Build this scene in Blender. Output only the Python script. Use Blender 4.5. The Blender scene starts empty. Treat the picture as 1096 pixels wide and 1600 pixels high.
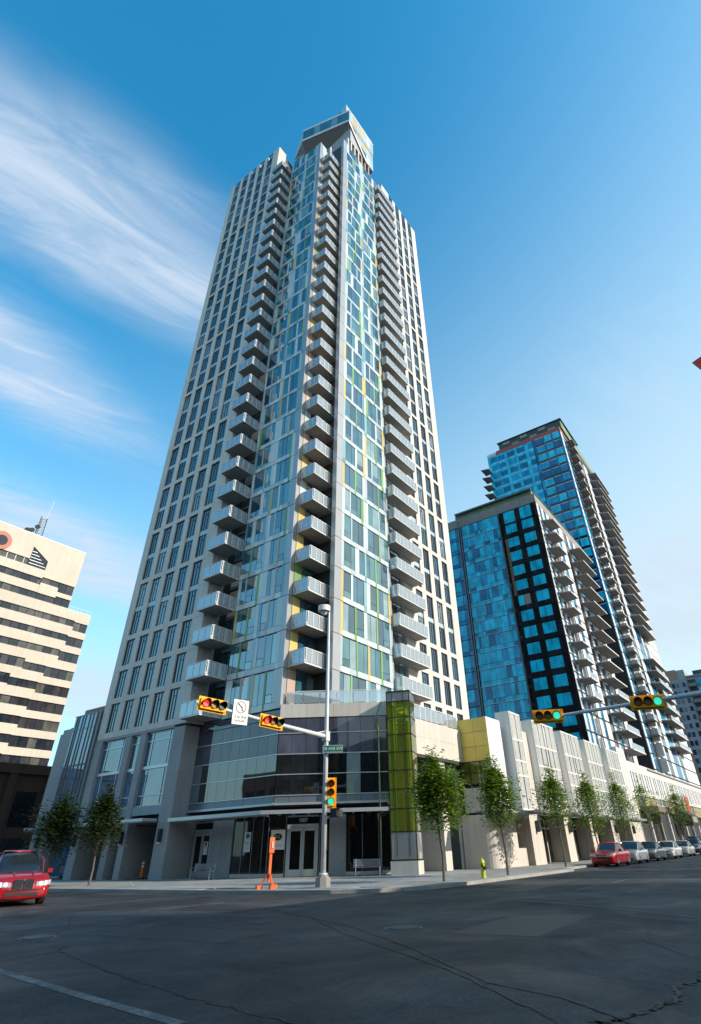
import bpy, bmesh, math, random
from mathutils import Vector, Matrix
R=math.radians
random.seed(11)
sc=bpy.context.scene
COL=sc.collection
# ---------------------------------------------------------------- camera
cam=bpy.data.cameras.new('camera'); camo=bpy.data.objects.new('camera',cam); COL.objects.link(camo)
def cam_axes(y,p,r):
    cy,sy=math.cos(y),math.sin(y)
    fw=Vector((cy*math.cos(p),sy*math.cos(p),math.sin(p))); rt=Vector((sy,-cy,0)); up=rt.cross(fw)
    c,s=math.cos(r),math.sin(r)
    return c*rt+s*up, -s*rt+c*up, fw
_A,_B,_C=cam_axes(R(34.198),R(34.606),R(-1.796))
M=Matrix.Identity(4)
for i in range(3):
    M[i][0]=_A[i]; M[i][1]=_B[i]; M[i][2]=-_C[i]
M[2][3]=1.28
camo.matrix_world=M
cam.sensor_fit='VERTICAL'; cam.sensor_height=36; cam.lens=36*0.52828
cam.shift_x=-0.02694; cam.shift_y=-0.03406
cam.clip_start=.1; cam.clip_end=4000
sc.camera=camo
# ---------------------------------------------------------------- world, sun, exposure
SUN_EL,SUN_AZ=R(27),math.atan2(-.95,.27)      # direction towards the sun in the ground plane
w=bpy.data.worlds.new("World"); sc.world=w; w.use_nodes=True
nt=w.node_tree; N=nt.nodes; L=nt.links
bg=N['Background']; bg.inputs[1].default_value=.15
sky=N.new('ShaderNodeTexSky'); sky.sky_type='NISHITA'; sky.sun_disc=False
sky.sun_elevation=SUN_EL; sky.sun_rotation=math.pi/2-SUN_AZ
sky.air_density=1.1; sky.dust_density=.35; sky.ozone_density=2.6; sky.altitude=1000
hs=N.new('ShaderNodeHueSaturation'); hs.inputs['Saturation'].default_value=1.22; hs.inputs['Hue'].default_value=.487
L.new(sky.outputs[0],hs.inputs['Color'])
def wm(op,a,b=None,c=None,clamp=False):
    n=N.new('ShaderNodeMath'); n.operation=op; n.use_clamp=clamp
    for i,v in enumerate((a,b,c)):
        if v is None: continue
        if isinstance(v,(int,float)): n.inputs[i].default_value=v
        else: L.new(v,n.inputs[i])
    return n.outputs[0]
tc=N.new('ShaderNodeTexCoord'); sp=N.new('ShaderNodeSeparateXYZ'); L.new(tc.outputs['Generated'],sp.inputs[0])
zz=wm('MAXIMUM',sp.outputs[2],.04)
px=wm('DIVIDE',sp.outputs[0],zz); py=wm('DIVIDE',sp.outputs[1],zz)
def cnoise(sx,sy,rot,scale,det,dist,off):
    c,s=math.cos(rot),math.sin(rot)
    u=wm('ADD',wm('MULTIPLY',px,c*sx),wm('MULTIPLY',py,s*sx)); v=wm('ADD',wm('MULTIPLY',px,-s*sy),wm('MULTIPLY',py,c*sy))
    cb=N.new('ShaderNodeCombineXYZ'); L.new(u,cb.inputs[0]); L.new(v,cb.inputs[1]); cb.inputs[2].default_value=off
    n=N.new('ShaderNodeTexNoise'); n.inputs['Scale'].default_value=scale; n.inputs['Detail'].default_value=det
    n.inputs['Roughness'].default_value=.66; n.inputs['Distortion'].default_value=dist; L.new(cb.outputs[0],n.inputs['Vector'])
    return n.outputs['Fac']
def sstep(x,a,b):
    n=N.new('ShaderNodeMapRange'); n.interpolation_type='SMOOTHSTEP'; L.new(x,n.inputs[0]); n.inputs[1].default_value=a; n.inputs[2].default_value=b
    return n.outputs[0]
big=cnoise(.9,1.6,R(-14),1.1,3,.3,3.1)
fine=cnoise(1.3,4.6,R(-18),2.4,12,.7,1.7)
def blob(cx_,cy_,rx,ry,rot):
    c,s=math.cos(rot),math.sin(rot)
    dx=wm('SUBTRACT',px,cx_); dy=wm('SUBTRACT',py,cy_)
    u=wm('DIVIDE',wm('ADD',wm('MULTIPLY',dx,c),wm('MULTIPLY',dy,s)),rx); v=wm('DIVIDE',wm('ADD',wm('MULTIPLY',dx,-s),wm('MULTIPLY',dy,c)),ry)
    d=wm('SQRT',wm('ADD',wm('MULTIPLY',u,u),wm('MULTIPLY',v,v)))
    return sstep(d,1.15,.25)
bl=[blob(.2,.74,.62,.235,R(-13)),blob(.2,1.25,.6,.26,R(8)),blob(.9,2.1,1.4,.45,R(2)),blob(2.3,4.2,2.6,1.2,R(20)),blob(3.0,.25,1.5,1.0,R(5)),blob(1.5,.05,.6,.35,R(8))]
amp=[1.0,1.08,1.15,1.1,1.0,.42]
cov=None
for b_,a_ in zip(bl,amp):
    t=wm('MULTIPLY',b_,a_); cov=t if cov is None else wm('MAXIMUM',cov,t)
behind=wm('MULTIPLY',sstep(big,.5,.68),.55)      # scattered cirrus over the rest of the sky
far=sstep(wm('ADD',wm('MULTIPLY',px,.62),wm('MULTIPLY',py,.78)),.1,-.5)
cov=wm('MAXIMUM',cov,wm('MULTIPLY',behind,far))
wisp=sstep(wm('ADD',wm('MULTIPLY',fine,.75),wm('MULTIPLY',big,.4)),.42,.78)
cl=wm('MULTIPLY',cov,wm('ADD',wm('MULTIPLY',wisp,.55),wm('MULTIPLY',cov,.42)),None,True)
def mixc(f,a_,b_,mode='MIX'):
    m_=N.new('ShaderNodeMix'); m_.data_type='RGBA'; m_.blend_type=mode
    for i,v in ((0,f),(6,a_),(7,b_)):
        if isinstance(v,(int,float)): m_.inputs[i].default_value=v
        elif isinstance(v,tuple): m_.inputs[i].default_value=v
        else: L.new(v,m_.inputs[i])
    return m_.outputs[2]
base_sky=mixc(1.0,hs.outputs[0],(.42,1.18,1.19,1),'MULTIPLY')
# pale air towards the horizon and towards the sun's side of the sky
side=wm('ADD',wm('MULTIPLY',sp.outputs[0],.27),wm('MULTIPLY',sp.outputs[1],-.95))
hz=wm('ADD',wm('MULTIPLY',wm('SUBTRACT',.9,sp.outputs[2]),1.12),wm('MULTIPLY',wm('ADD',side,.12),.42))
hz=wm('MAXIMUM',sstep(hz,-.1,.95),wm('MULTIPLY',sstep(sp.outputs[2],.48,.0),.9))
pale_sky=mixc(hz,base_sky,(2.7,3.45,3.72,1))
mx_out=mixc(cl,pale_sky,(2.5,2.95,3.5,1))
L.new(mx_out,bg.inputs[0])
sun=bpy.data.lights.new('sun','SUN'); sun.energy=3.1; sun.angle=R(.5); sun.color=(1,.9,.76)
suno=bpy.data.objects.new('sun',sun); COL.objects.link(suno)
sd=Vector((math.cos(SUN_AZ)*math.cos(SUN_EL),math.sin(SUN_AZ)*math.cos(SUN_EL),math.sin(SUN_EL)))
suno.rotation_euler=sd.to_track_quat('Z','Y').to_euler(); suno.location=(0,-60,60)
sc.view_settings.view_transform='Standard'; sc.view_settings.look='None'; sc.view_settings.exposure=.85; sc.view_settings.gamma=1
sc.view_settings.use_curve_mapping=False
# ---------------------------------------------------------------- materials
MT={}
def mat(name,col,rough=.7,metal=0,noise=None,rnd=0,bump=None,ior=1.5,coat=0,emit=None,streak=None):
    if name in MT: return MT[name]
    m=bpy.data.materials.new(name); m.use_nodes=True; t=m.node_tree; n=t.nodes; l=t.links; b=n['Principled BSDF']
    b.inputs['Roughness'].default_value=rough; b.inputs['Metallic'].default_value=metal; b.inputs['IOR'].default_value=ior; b.inputs['Coat Weight'].default_value=coat
    rgb=n.new('ShaderNodeRGB'); rgb.outputs[0].default_value=(*col,1); cur=rgb.outputs[0]
    geo=n.new('ShaderNodeNewGeometry')
    def mul(cur,fac_out,lo,hi,a=0.,bb=1.):
        mr=n.new('ShaderNodeMapRange'); l.new(fac_out,mr.inputs[0]); mr.inputs[1].default_value=a; mr.inputs[2].default_value=bb; mr.inputs[3].default_value=lo; mr.inputs[4].default_value=hi
        v=n.new('ShaderNodeVectorMath'); v.operation='SCALE'; l.new(cur,v.inputs[0]); l.new(mr.outputs[0],v.inputs[3]); return v.outputs[0]
    if noise:
        for s_,a_ in (noise if isinstance(noise,list) else [noise]):
            t_=n.new('ShaderNodeTexNoise'); t_.inputs['Scale'].default_value=s_; t_.inputs['Detail'].default_value=5; l.new(geo.outputs['Position'],t_.inputs['Vector'])
            cur=mul(cur,t_.outputs['Fac'],1-a_,1+a_,.3,.7)
    if streak:
        mp=n.new('ShaderNodeMapping'); mp.inputs['Scale'].default_value=(2.2,2.2,.12); l.new(geo.outputs['Position'],mp.inputs[0])
        t_=n.new('ShaderNodeTexNoise'); t_.inputs['Scale'].default_value=1.5; t_.inputs['Detail'].default_value=6; l.new(mp.outputs[0],t_.inputs['Vector'])
        cur=mul(cur,t_.outputs['Fac'],1-streak,1+streak*.5,.35,.65)
    if rnd:
        oi=n.new('ShaderNodeObjectInfo'); cur=mul(cur,oi.outputs['Random'],1-rnd,1+rnd)
    l.new(cur,b.inputs['Base Color'])
    if bump:
        t_=n.new('ShaderNodeTexNoise'); t_.inputs['Scale'].default_value=bump[0]; t_.inputs['Detail'].default_value=4; l.new(geo.outputs['Position'],t_.inputs['Vector'])
        bp=n.new('ShaderNodeBump'); bp.inputs['Strength'].default_value=bump[1]; bp.inputs['Distance'].default_value=bump[2] if len(bump)>2 else .02
        l.new(t_.outputs['Fac'],bp.inputs['Height']); l.new(bp.outputs[0],b.inputs['Normal'])
    if emit: b.inputs['Emission Color'].default_value=(*emit[:3],1); b.inputs['Emission Strength'].default_value=emit[3]
    MT[name]=m; return m
def glass(name,cols,ior=2.1,rough=.02,warp=.25,scale=.45,spread=None):
    """coated facade glass: dark body whose tone differs from pane to pane (blinds, rooms) under a mirror-like coat"""
    if name in MT: return MT[name]
    m=bpy.data.materials.new(name); m.use_nodes=True; t=m.node_tree; n=t.nodes; l=t.links; b=n['Principled BSDF']
    b.inputs['Roughness'].default_value=rough; b.inputs['IOR'].default_value=ior
    oi=n.new('ShaderNodeObjectInfo'); cr=n.new('ShaderNodeValToRGB'); cr.color_ramp.interpolation='CONSTANT'
    e=cr.color_ramp.elements
    for i,c in enumerate(cols):
        el=e[i] if i<2 else e.new(0.5)
    for i,c in enumerate(cols):
        e[i].position=i/len(cols); e[i].color=(*c,1)
    l.new(oi.outputs['Random'],cr.inputs[0])
    geo=n.new('ShaderNodeNewGeometry')
    mp=n.new('ShaderNodeMapping'); mp.inputs['Scale'].default_value=(1,1,.6); l.new(geo.outputs['Position'],mp.inputs[0])
    v=n.new('ShaderNodeTexNoise'); v.inputs['Scale'].default_value=.9; v.inputs['Detail'].default_value=3; l.new(mp.outputs[0],v.inputs['Vector'])
    mr=n.new('ShaderNodeMapRange'); l.new(v.outputs['Fac'],mr.inputs[0]); mr.inputs[1].default_value=.3; mr.inputs[2].default_value=.7; mr.inputs[3].default_value=.65; mr.inputs[4].default_value=1.3
    sv=n.new('ShaderNodeVectorMath'); sv.operation='SCALE'; l.new(cr.outputs[0],sv.inputs[0]); l.new(mr.outputs[0],sv.inputs[3]); l.new(sv.outputs[0],b.inputs['Base Color'])
    t_=n.new('ShaderNodeTexNoise'); t_.inputs['Scale'].default_value=scale; t_.inputs['Detail'].default_value=2; l.new(geo.outputs['Position'],t_.inputs['Vector'])
    bp=n.new('ShaderNodeBump'); bp.inputs['Strength'].default_value=warp; bp.inputs['Distance'].default_value=.03; l.new(t_.outputs['Fac'],bp.inputs['Height']); l.new(bp.outputs[0],b.inputs['Normal'])
    MT[name]=m; return m
def clear(name,tint,gloss=.25,rough=.02,trans=.6,diff=None):
    """see-through glass: tinted transparency + mirror coat (+ a milky share)"""
    if name in MT: return MT[name]
    m=bpy.data.materials.new(name); m.use_nodes=True; t=m.node_tree; n=t.nodes; l=t.links
    out=n['Material Output']; n.remove(n['Principled BSDF'])
    tr=n.new('ShaderNodeBsdfTransparent'); tr.inputs[0].default_value=(*tint,1)
    gl=n.new('ShaderNodeBsdfGlossy'); gl.inputs['Roughness'].default_value=rough; gl.inputs[0].default_value=(.9,.95,1,1)
    cur=tr.outputs[0]
    if diff:
        d=n.new('ShaderNodeBsdfDiffuse'); d.inputs[0].default_value=(*diff,1); mm=n.new('ShaderNodeMixShader'); mm.inputs[0].default_value=1-trans
        l.new(cur,mm.inputs[1]); l.new(d.outputs[0],mm.inputs[2]); cur=mm.outputs[0]
    fr=n.new('ShaderNodeFresnel'); fr.inputs[0].default_value=1.5
    ad=n.new('ShaderNodeMath'); ad.operation='MULTIPLY_ADD'; l.new(fr.outputs[0],ad.inputs[0]); ad.inputs[1].default_value=1.; ad.inputs[2].default_value=gloss; ad.use_clamp=True
    ms=n.new('ShaderNodeMixShader'); l.new(ad.outputs[0],ms.inputs[0]); l.new(cur,ms.inputs[1]); l.new(gl.outputs[0],ms.inputs[2]); l.new(ms.outputs[0],out.inputs[0])
    MT[name]=m; return m
stone=mat('stone',(.6,.565,.525),.8,noise=[(.25,.06),(3,.05)],rnd=.04,bump=(9,.15),streak=.05)
stone_p=mat('stone_pale',(.58,.53,.475),.75,noise=[(.3,.06),(4,.04)],rnd=.04,bump=(9,.12),streak=.08)
stone_g=mat('stone_grey',(.31,.31,.32),.7,noise=[(.5,.08),(5,.06)],rnd=.05,bump=(10,.15))
core_d=mat('core_dark',(.035,.037,.04),.6)
core_l=mat('core_light',(.34,.36,.37),.5,metal=.2)
frame_d=mat('frame_dark',(.022,.026,.032),.4)
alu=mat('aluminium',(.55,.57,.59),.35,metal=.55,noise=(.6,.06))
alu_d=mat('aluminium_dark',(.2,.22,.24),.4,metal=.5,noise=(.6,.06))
white=mat('white_metal',(.74,.74,.73),.4,noise=(.8,.05),streak=.06)
p_white=mat('panel_white',(.55,.63,.63),.18,rnd=.16,ior=1.6)
p_pale=mat('panel_pale',(.42,.5,.54),.25,rnd=.1,ior=1.6)
p_green=mat('panel_green',(.2,.36,.12),.25,rnd=.2)
p_yell=mat('panel_yellow',(.6,.47,.18),.25,rnd=.15)
p_peach=mat('panel_peach',(.56,.42,.34),.25,rnd=.12)
p_teal=mat('panel_teal',(.2,.36,.4),.15,rnd=.25,ior=1.8)
g_tower=glass('glass_tower',[(.02,.08,.1),(.03,.12,.16),(.015,.05,.09),(.06,.17,.19),(.03,.1,.16),(.2,.3,.32)],ior=2.8)
g_wing=glass('glass_wing',[(.01,.03,.05),(.006,.015,.03),(.03,.09,.14),(.01,.02,.04),(.2,.26,.3),(.02,.05,.09)],ior=2.3)
g_pod=glass('glass_podium',[(.008,.01,.012),(.012,.014,.018),(.006,.008,.01)],ior=2.2,warp=.12)
g_podb=glass('glass_podium_blue',[(.03,.12,.2),(.04,.15,.24)],ior=2.3,warp=.1)
g_spand=glass('glass_spandrel',[(.07,.075,.11),(.085,.09,.13),(.06,.065,.095)],ior=1.7,warp=.15)
g_shop=glass('glass_shop',[(.006,.006,.007),(.01,.009,.008),(.014,.012,.01)],ior=1.5,warp=.1)
g_blue=glass('glass_blue',[(.01,.52,.78),(.02,.6,.85),(.02,.5,.74)],ior=1.42,warp=.5,scale=1.2)
g_blued=glass('glass_blue_dark',[(.0,.2,.42),(.0,.13,.3),(.0,.32,.58)],ior=1.5,warp=.4,scale=1.2)
g_black=glass('glass_black',[(.012,.014,.02),(.02,.022,.028),(.008,.01,.014)],ior=1.7,warp=.4,scale=1.2)
g_off=glass('glass_office',[(.03,.035,.045),(.05,.05,.055),(.02,.025,.035),(.1,.1,.09),(.04,.04,.05)],ior=1.7,warp=.2)
guard=clear('guard_glass',(.8,.92,.97),gloss=.2,rough=.02,trans=.66,diff=(.8,.88,.94))
lime=clear('lime_glass',(.84,.92,.4),gloss=.0,rough=.03,trans=.9,diff=(.7,.8,.12))
carglass=mat('car_glass',(.012,.014,.016),.03,ior=1.8)
conc=mat('concrete',(.3,.28,.26),.85,noise=[(.6,.12),(6,.08)],bump=(14,.3),streak=.1)
conc_d=mat('concrete_dark',(.2,.185,.17),.85,noise=[(.6,.1),(6,.08)],bump=(14,.3))  # darker concrete for manhole rims and roof caps
green_mem=mat('green_membrane',(.16,.26,.16),.7,noise=(1,.15))
red_mem=mat('red_membrane',(.36,.1,.08),.7,noise=(1,.15))
steel_d=mat('dark_steel',(.04,.05,.052),.45,metal=.4)
beige=mat('beige_concrete',(.57,.51,.43),.85,noise=[(.15,.04),(2.5,.04)],streak=.06,bump=(6,.1))
brickm=mat('brown_brick',(.06,.034,.026),.85,noise=[(.7,.15),(6,.1)])
orange=mat('orange_plastic',(.75,.13,.02),.45,noise=(3,.1))
yel=mat('signal_yellow',(1.,.45,.0),.7,noise=(3,.06))
black=mat('black_metal',(.014,.014,.015),.5)
galv=mat('galvanised',(.6,.61,.62),.45,metal=.15,noise=[(1.5,.1),(14,.08)])
hyd=mat('hydrant_yellow',(.5,.55,.04),.4,noise=(6,.1))
rubber=mat('rubber',(.02,.02,.02),.8)
chrome=mat('chrome',(.7,.7,.72),.15,metal=1)
yellow_p=mat('yellow_panel',(.68,.5,.1),.28,rnd=.05,noise=(.7,.05))
bench_m=mat('bench_metal',(.3,.33,.36),.35,metal=.7,noise=(4,.08))
bark=mat('bark',(.13,.1,.08),.9,noise=(12,.25))
def leafmat(name,c1,c2):
    m=bpy.data.materials.new(name); m.use_nodes=True; t=m.node_tree; n=t.nodes; l=t.links; b=n['Principled BSDF']; b.inputs['Roughness'].default_value=.5
    geo=n.new('ShaderNodeNewGeometry'); cr=n.new('ShaderNodeValToRGB'); e=cr.color_ramp.elements; e[0].color=(*c1,1); e[1].color=(*c2,1)
    l.new(geo.outputs['Random Per Island'],cr.inputs[0]); l.new(cr.outputs[0],b.inputs['Base Color'])
    tr=n.new('ShaderNodeBsdfTranslucent'); l.new(cr.outputs[0],tr.inputs[0]); ms=n.new('ShaderNodeMixShader'); ms.inputs[0].default_value=.42
    l.new(b.outputs[0],ms.inputs[1]); l.new(tr.outputs[0],ms.inputs[2]); l.new(ms.outputs[0],n['Material Output'].inputs[0]); return m
leafsh=leafmat('leaf_shaded',(.018,.04,.008),(.06,.1,.02))  # shade on the two left trees, put into a darker leaf colour
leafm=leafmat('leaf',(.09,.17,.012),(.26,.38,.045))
# ---------------------------------------------------------------- object helpers
W={};CH={}
I4=Matrix.Identity(4)
def wmx(o): return W.get(o.name,I4) if o else I4
def put(name,me,parent,Mw):
    o=bpy.data.objects.new(name,me); COL.objects.link(o)
    if parent: o.parent=parent
    if parent: CH.setdefault(parent.name,[]).append(o)
    o.matrix_basis=wmx(parent).inverted()@Mw; W[o.name]=Mw; return o
def tag(o,label=None,cat=None,group=None,kind=None):
    if label: o['label']=label
    if cat: o['category']=cat
    if group: o['group']=group
    if kind: o['kind']=kind
    return o
def T(x,y,z=0): return Matrix.Translation((x,y,z))
def RZ(a): return Matrix.Rotation(a,4,'Z')
def thing(name,label,cat,loc,rz=0,group=None):
    return tag(put(name,None,None,T(*loc)@RZ(rz)),label,cat,group)
_mc={}
def boxmesh(dx,dy,dz,m):
    k=(round(dx,3),round(dy,3),round(dz,3),m.name)
    if k in _mc: return _mc[k]
    me=bpy.data.meshes.new('block'); v=[(x,y,z) for z in (0,dz) for y in (0,dy) for x in (0,dx)]
    me.from_pydata(v,[],[(0,2,3,1),(4,5,7,6),(0,1,5,4),(2,6,7,3),(0,4,6,2),(1,3,7,5)]); me.materials.append(m); _mc[k]=me; return me
# a frame is (ox,oy,angle): u runs along the wall, v goes into the building
def FY(c): return (0,c,0.)
def FX(c): return (c,0,-math.pi/2)         # u = -Y
def FM(F): return T(F[0],F[1])@RZ(F[2])
def pc(name,parent,F,u0,u1,v0,v1,z0,z1,m):
    return put(name,boxmesh(u1-u0,v1-v0,z1-z0,m),parent,FM(F)@T(u0,v0,z0))
def px_(name,parent,c,y0,y1,v0,v1,z0,z1,m): return pc(name,parent,FX(c),-y1,-y0,v0,v1,z0,z1,m)
def py_(name,parent,c,x0,x1,v0,v1,z0,z1,m): return pc(name,parent,FY(c),x0,x1,v0,v1,z0,z1,m)
def bx(name,parent,x0,x1,y0,y1,z0,z1,m): return put(name,boxmesh(x1-x0,y1-y0,z1-z0,m),parent,T(x0,y0,z0))
class MB:
    def __init__(s): s.v=[];s.f=[];s.mi=[];s.m=[];s.M=I4
    def mid(s,m):
        if m not in s.m: s.m.append(m)
        return s.m.index(m)
    def add(s,vs,fs,m):
        k=len(s.v); i=s.mid(m)
        s.v+=[tuple(s.M@Vector(p)) for p in vs]; s.f+=[tuple(k+a for a in f) for f in fs]; s.mi+=[i]*len(fs); return s
    def box(s,x0,x1,y0,y1,z0,z1,m):
        return s.add([(x,y,z) for z in (z0,z1) for y in (y0,y1) for x in (x0,x1)],[(0,2,3,1),(4,5,7,6),(0,1,5,4),(2,6,7,3),(0,4,6,2),(1,3,7,5)],m)
    def prism(s,poly,z0,z1,m):
        n=len(poly); zf=(lambda q,i:q[i] if isinstance(q,(list,tuple)) else q)
        vs=[(x,y,zf(z0,i)) for i,(x,y) in enumerate(poly)]+[(x,y,zf(z1,i)) for i,(x,y) in enumerate(poly)]
        return s.add(vs,[tuple(range(n))[::-1],tuple(range(n,2*n))]+[(i,(i+1)%n,n+(i+1)%n,n+i) for i in range(n)],m)
    def tube(s,pts,rs,m,n=8,cap=True):
        pts=[Vector(p) for p in pts]; vs=[];fs=[]
        if not isinstance(rs,(list,tuple)): rs=[rs]*len(pts)
        ref=None
        for i,p in enumerate(pts):
            d=(pts[min(i+1,len(pts)-1)]-pts[max(i-1,0)]).normalized()
            if ref is None: ref=d.orthogonal().normalized()
            a=(ref-d*ref.dot(d)).normalized(); ref=a; b=d.cross(a)
            vs+=[tuple(p+rs[i]*(a*math.cos(2*math.pi*k/n)+b*math.sin(2*math.pi*k/n))) for k in range(n)]
        for i in range(len(pts)-1):
            fs+=[(i*n+k,i*n+(k+1)%n,(i+1)*n+(k+1)%n,(i+1)*n+k) for k in range(n)]
        if cap: fs+=[tuple(range(n))[::-1],tuple((len(pts)-1)*n+k for k in range(n))]
        return s.add(vs,fs,m)
    def mesh(s,smooth=False,name='shape'):
        me=bpy.data.meshes.new(name); me.from_pydata(s.v,[],s.f)
        for m in s.m: me.materials.append(m)
        me.polygons.foreach_set('material_index',s.mi)
        if smooth: me.polygons.foreach_set('use_smooth',[True]*len(s.f))
        me.update(); return me
    def build(s,name,parent=None,Mw=None,smooth=False): return put(name,s.mesh(smooth),parent,Mw or I4)
def textmesh(txt,size,m,depth=.004,align='CENTER'):
    cu=bpy.data.curves.new('lettering','FONT'); cu.body=txt; cu.size=size; cu.extrude=depth; cu.align_x=align; cu.align_y='CENTER'
    o=bpy.data.objects.new('lettering',cu); COL.objects.link(o)
    bpy.context.view_layer.update()
    me=bpy.data.meshes.new_from_object(o.evaluated_get(bpy.context.evaluated_depsgraph_get())); bpy.data.objects.remove(o); bpy.data.curves.remove(cu)
    me.materials.clear(); me.materials.append(m); return me
UPR=Matrix.Rotation(R(90),4,'X')          # lay text (XY) upright so that it reads from -v
def copy_tree(o,parent,Mw):
    c=o.copy(); COL.objects.link(c); c.parent=parent
    c.matrix_basis=wmx(parent).inverted()@Mw; Wo=W[o.name]; W[c.name]=Mw
    if parent: CH.setdefault(parent.name,[]).append(c)
    for ch in CH.get(o.name,[]):
        copy_tree(ch,c,Mw@(Wo.inverted()@W[ch.name]))
    return c
# ================================================================ GROUND
asph=bpy.data.materials.new('asphalt'); asph.use_nodes=True
def _asph():
    t=asph.node_tree; n=t.nodes; l=t.links; bs=n['Principled BSDF']; geo=n.new('ShaderNodeNewGeometry')
    def nz(s,d=5,rg=.55,dist=0):
        k=n.new('ShaderNodeTexNoise'); k.inputs['Scale'].default_value=s; k.inputs['Detail'].default_value=d; k.inputs['Roughness'].default_value=rg; k.inputs['Distortion'].default_value=dist; l.new(geo.outputs['Position'],k.inputs['Vector']); return k.outputs['Fac']
    def mr(x,a,b_,c,d):
        k=n.new('ShaderNodeMapRange'); l.new(x,k.inputs[0])
        for i,v in enumerate((a,b_,c,d)): k.inputs[i+1].default_value=v
        return k.outputs[0]
    def mu(a,b_):
        k=n.new('ShaderNodeMath'); k.operation='MULTIPLY'; l.new(a,k.inputs[0]); l.new(b_,k.inputs[1]); return k.outputs[0]
    big=mr(nz(.16,4,.6,.8),.35,.65,.62,1.45); mid=mr(nz(1.1,6,.65,.4),.3,.7,.7,1.35); fine=mr(nz(22,4,.7),.3,.7,.5,1.6); agg=mr(nz(170,1),.62,.74,1.,2.3)
    wear=mr(nz(.45,8,.7,2.),.56,.66,1.,.72)
    v=mu(mu(mu(mu(big,mid),fine),agg),wear)
    c=n.new('ShaderNodeVectorMath'); c.operation='SCALE'; c.inputs[0].default_value=(.041,.0415,.043); l.new(v,c.inputs[3]); l.new(c.outputs[0],bs.inputs['Base Color'])
    l.new(mr(nz(.35,6,.65,1.),.35,.65,.45,.75),bs.inputs['Roughness'])
    bs.inputs['Specular IOR Level'].default_value=.22
    bp=n.new('ShaderNodeBump'); bp.inputs['Strength'].default_value=.55; bp.inputs['Distance'].default_value=.012; l.new(nz(70,3,.6),bp.inputs['Height']); l.new(bp.outputs[0],bs.inputs['Normal'])
_asph()
g=MB(); g.add([(-900,-900,-.12),(1500,-900,-.12),(1500,1500,-.12),(-900,1500,-.12)],[(0,1,2,3)],asph)
ground=tag(g.build('road'),kind='structure')
pave=mat('paving',(.25,.25,.245),.8,noise=[(.25,.18),(2,.14),(30,.1)],rnd=.12,bump=(40,.3,.01))
pave_b=mat('paving_bed',(.12,.12,.118),.9,noise=(2,.1))
kerbm=mat('kerb_concrete',(.33,.31,.29),.85,noise=[(.8,.15),(8,.1)],rnd=.06,bump=(25,.4,.01))
kp=[(20.4,78),(20.4,70),(20.4,62),(20.4,54),(20.4,46),(20.4,40),(20.4,35),(20.42,30),(20.47,26),(20.6,22.6),(20.9,20),(21.5,17.6),(22.2,16.2),(23.2,15.2),(24.4,14.7),(26,14.45),(29,14.4),(33,14.4),(37.5,14.4),(42,14.4),(42.9,14.9),(43.4,15.6),(48,15.6),(54,15.6),(62,15.6),(72,15.6),(85,15.6),(100,15.6),(130,15.6),(170,15.6)]
def seg(name,parent,a,b,w_,z0,z1,m,side=0):
    d=Vector((b[0]-a[0],b[1]-a[1])); ln=d.length
    return put(name,boxmesh(ln,w_,z1-z0,m),parent,T(a[0],a[1],z0)@RZ(math.atan2(d.y,d.x))@T(0,side))
walk=MB(); walk.prism([(x+.1 if i<11 else x,y+.1) for i,(x,y) in enumerate(kp)]+[(170,60),(60,78)],-.3,-.02,pave_b)
pav=tag(walk.build('pavement'),kind='structure')
for i in range(len(kp)-1):
    a,b=Vector(kp[i]),Vector(kp[i+1]); n=max(1,int((b-a).length/2.4)) if i<24 else max(1,int((b-a).length/5))
    for k in range(n):
        p=a.lerp(b,k/n); q=a.lerp(b,(k+1)/n); d=(q-p).normalized()
        seg('kerb_stone',pav,tuple(p+d*.012),tuple(q-d*.012),.2,-.25,.012,kerbm)
# paving slabs, laid 1.5 m square
def inside(x,y):
    xs=[k for k in kp]
    for i in range(len(xs)-1):
        a,b=xs[i],xs[i+1]
        if (b[0]-a[0])*(y-a[1])-(b[1]-a[1])*(x-a[0])<.22*math.hypot(b[0]-a[0],b[1]-a[1]):
            # on the road side of this kerb piece, only meaningful near it
            t=((x-a[0])*(b[0]-a[0])+(y-a[1])*(b[1]-a[1]))/max(1e-6,(b[0]-a[0])**2+(b[1]-a[1])**2)
            if -.6<t<1.6 and math.hypot(x-a[0],y-a[1])<6: return False
    return True
cnt=0
for ix in range(9):
    for iy in range(42):
        x=20.75+ix*1.5; y=14.8+iy*1.5
        if y>62: continue
        if x>=29.6 and y>39: continue
        if x<22 and y<22.8: continue
        if not (inside(x,y) and inside(x+1.48,y) and inside(x,y+1.48)): continue
        bx('paving_slab',pav,x,x+1.485,y,y+1.485,-.1,0.,pave); cnt+=1
for ix in range(22):
    for iy in range(3):
        x=34.25+ix*1.5; y=14.8+iy*1.78
        if ix>5 and iy==0: continue
        bx('paving_slab',pav,x,x+1.485,y,y+1.765,-.1,0.,pave); cnt+=1
print('slabs',cnt)
fill=MB(); fill.prism([(20.9,22.4),(22.1,17.3),(23.4,15.5),(24.6,14.95),(26,14.7),(26,16.3),(23.6,16.4),(22.2,22.4)],-.1,-.006,pave)
fill.box(67.3,170,16,20,-.1,-.006,pave); fill.box(34.25,60,20,28,-.1,-.006,pave)
tag(fill.build('corner_concrete',pav),kind=None)
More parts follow.
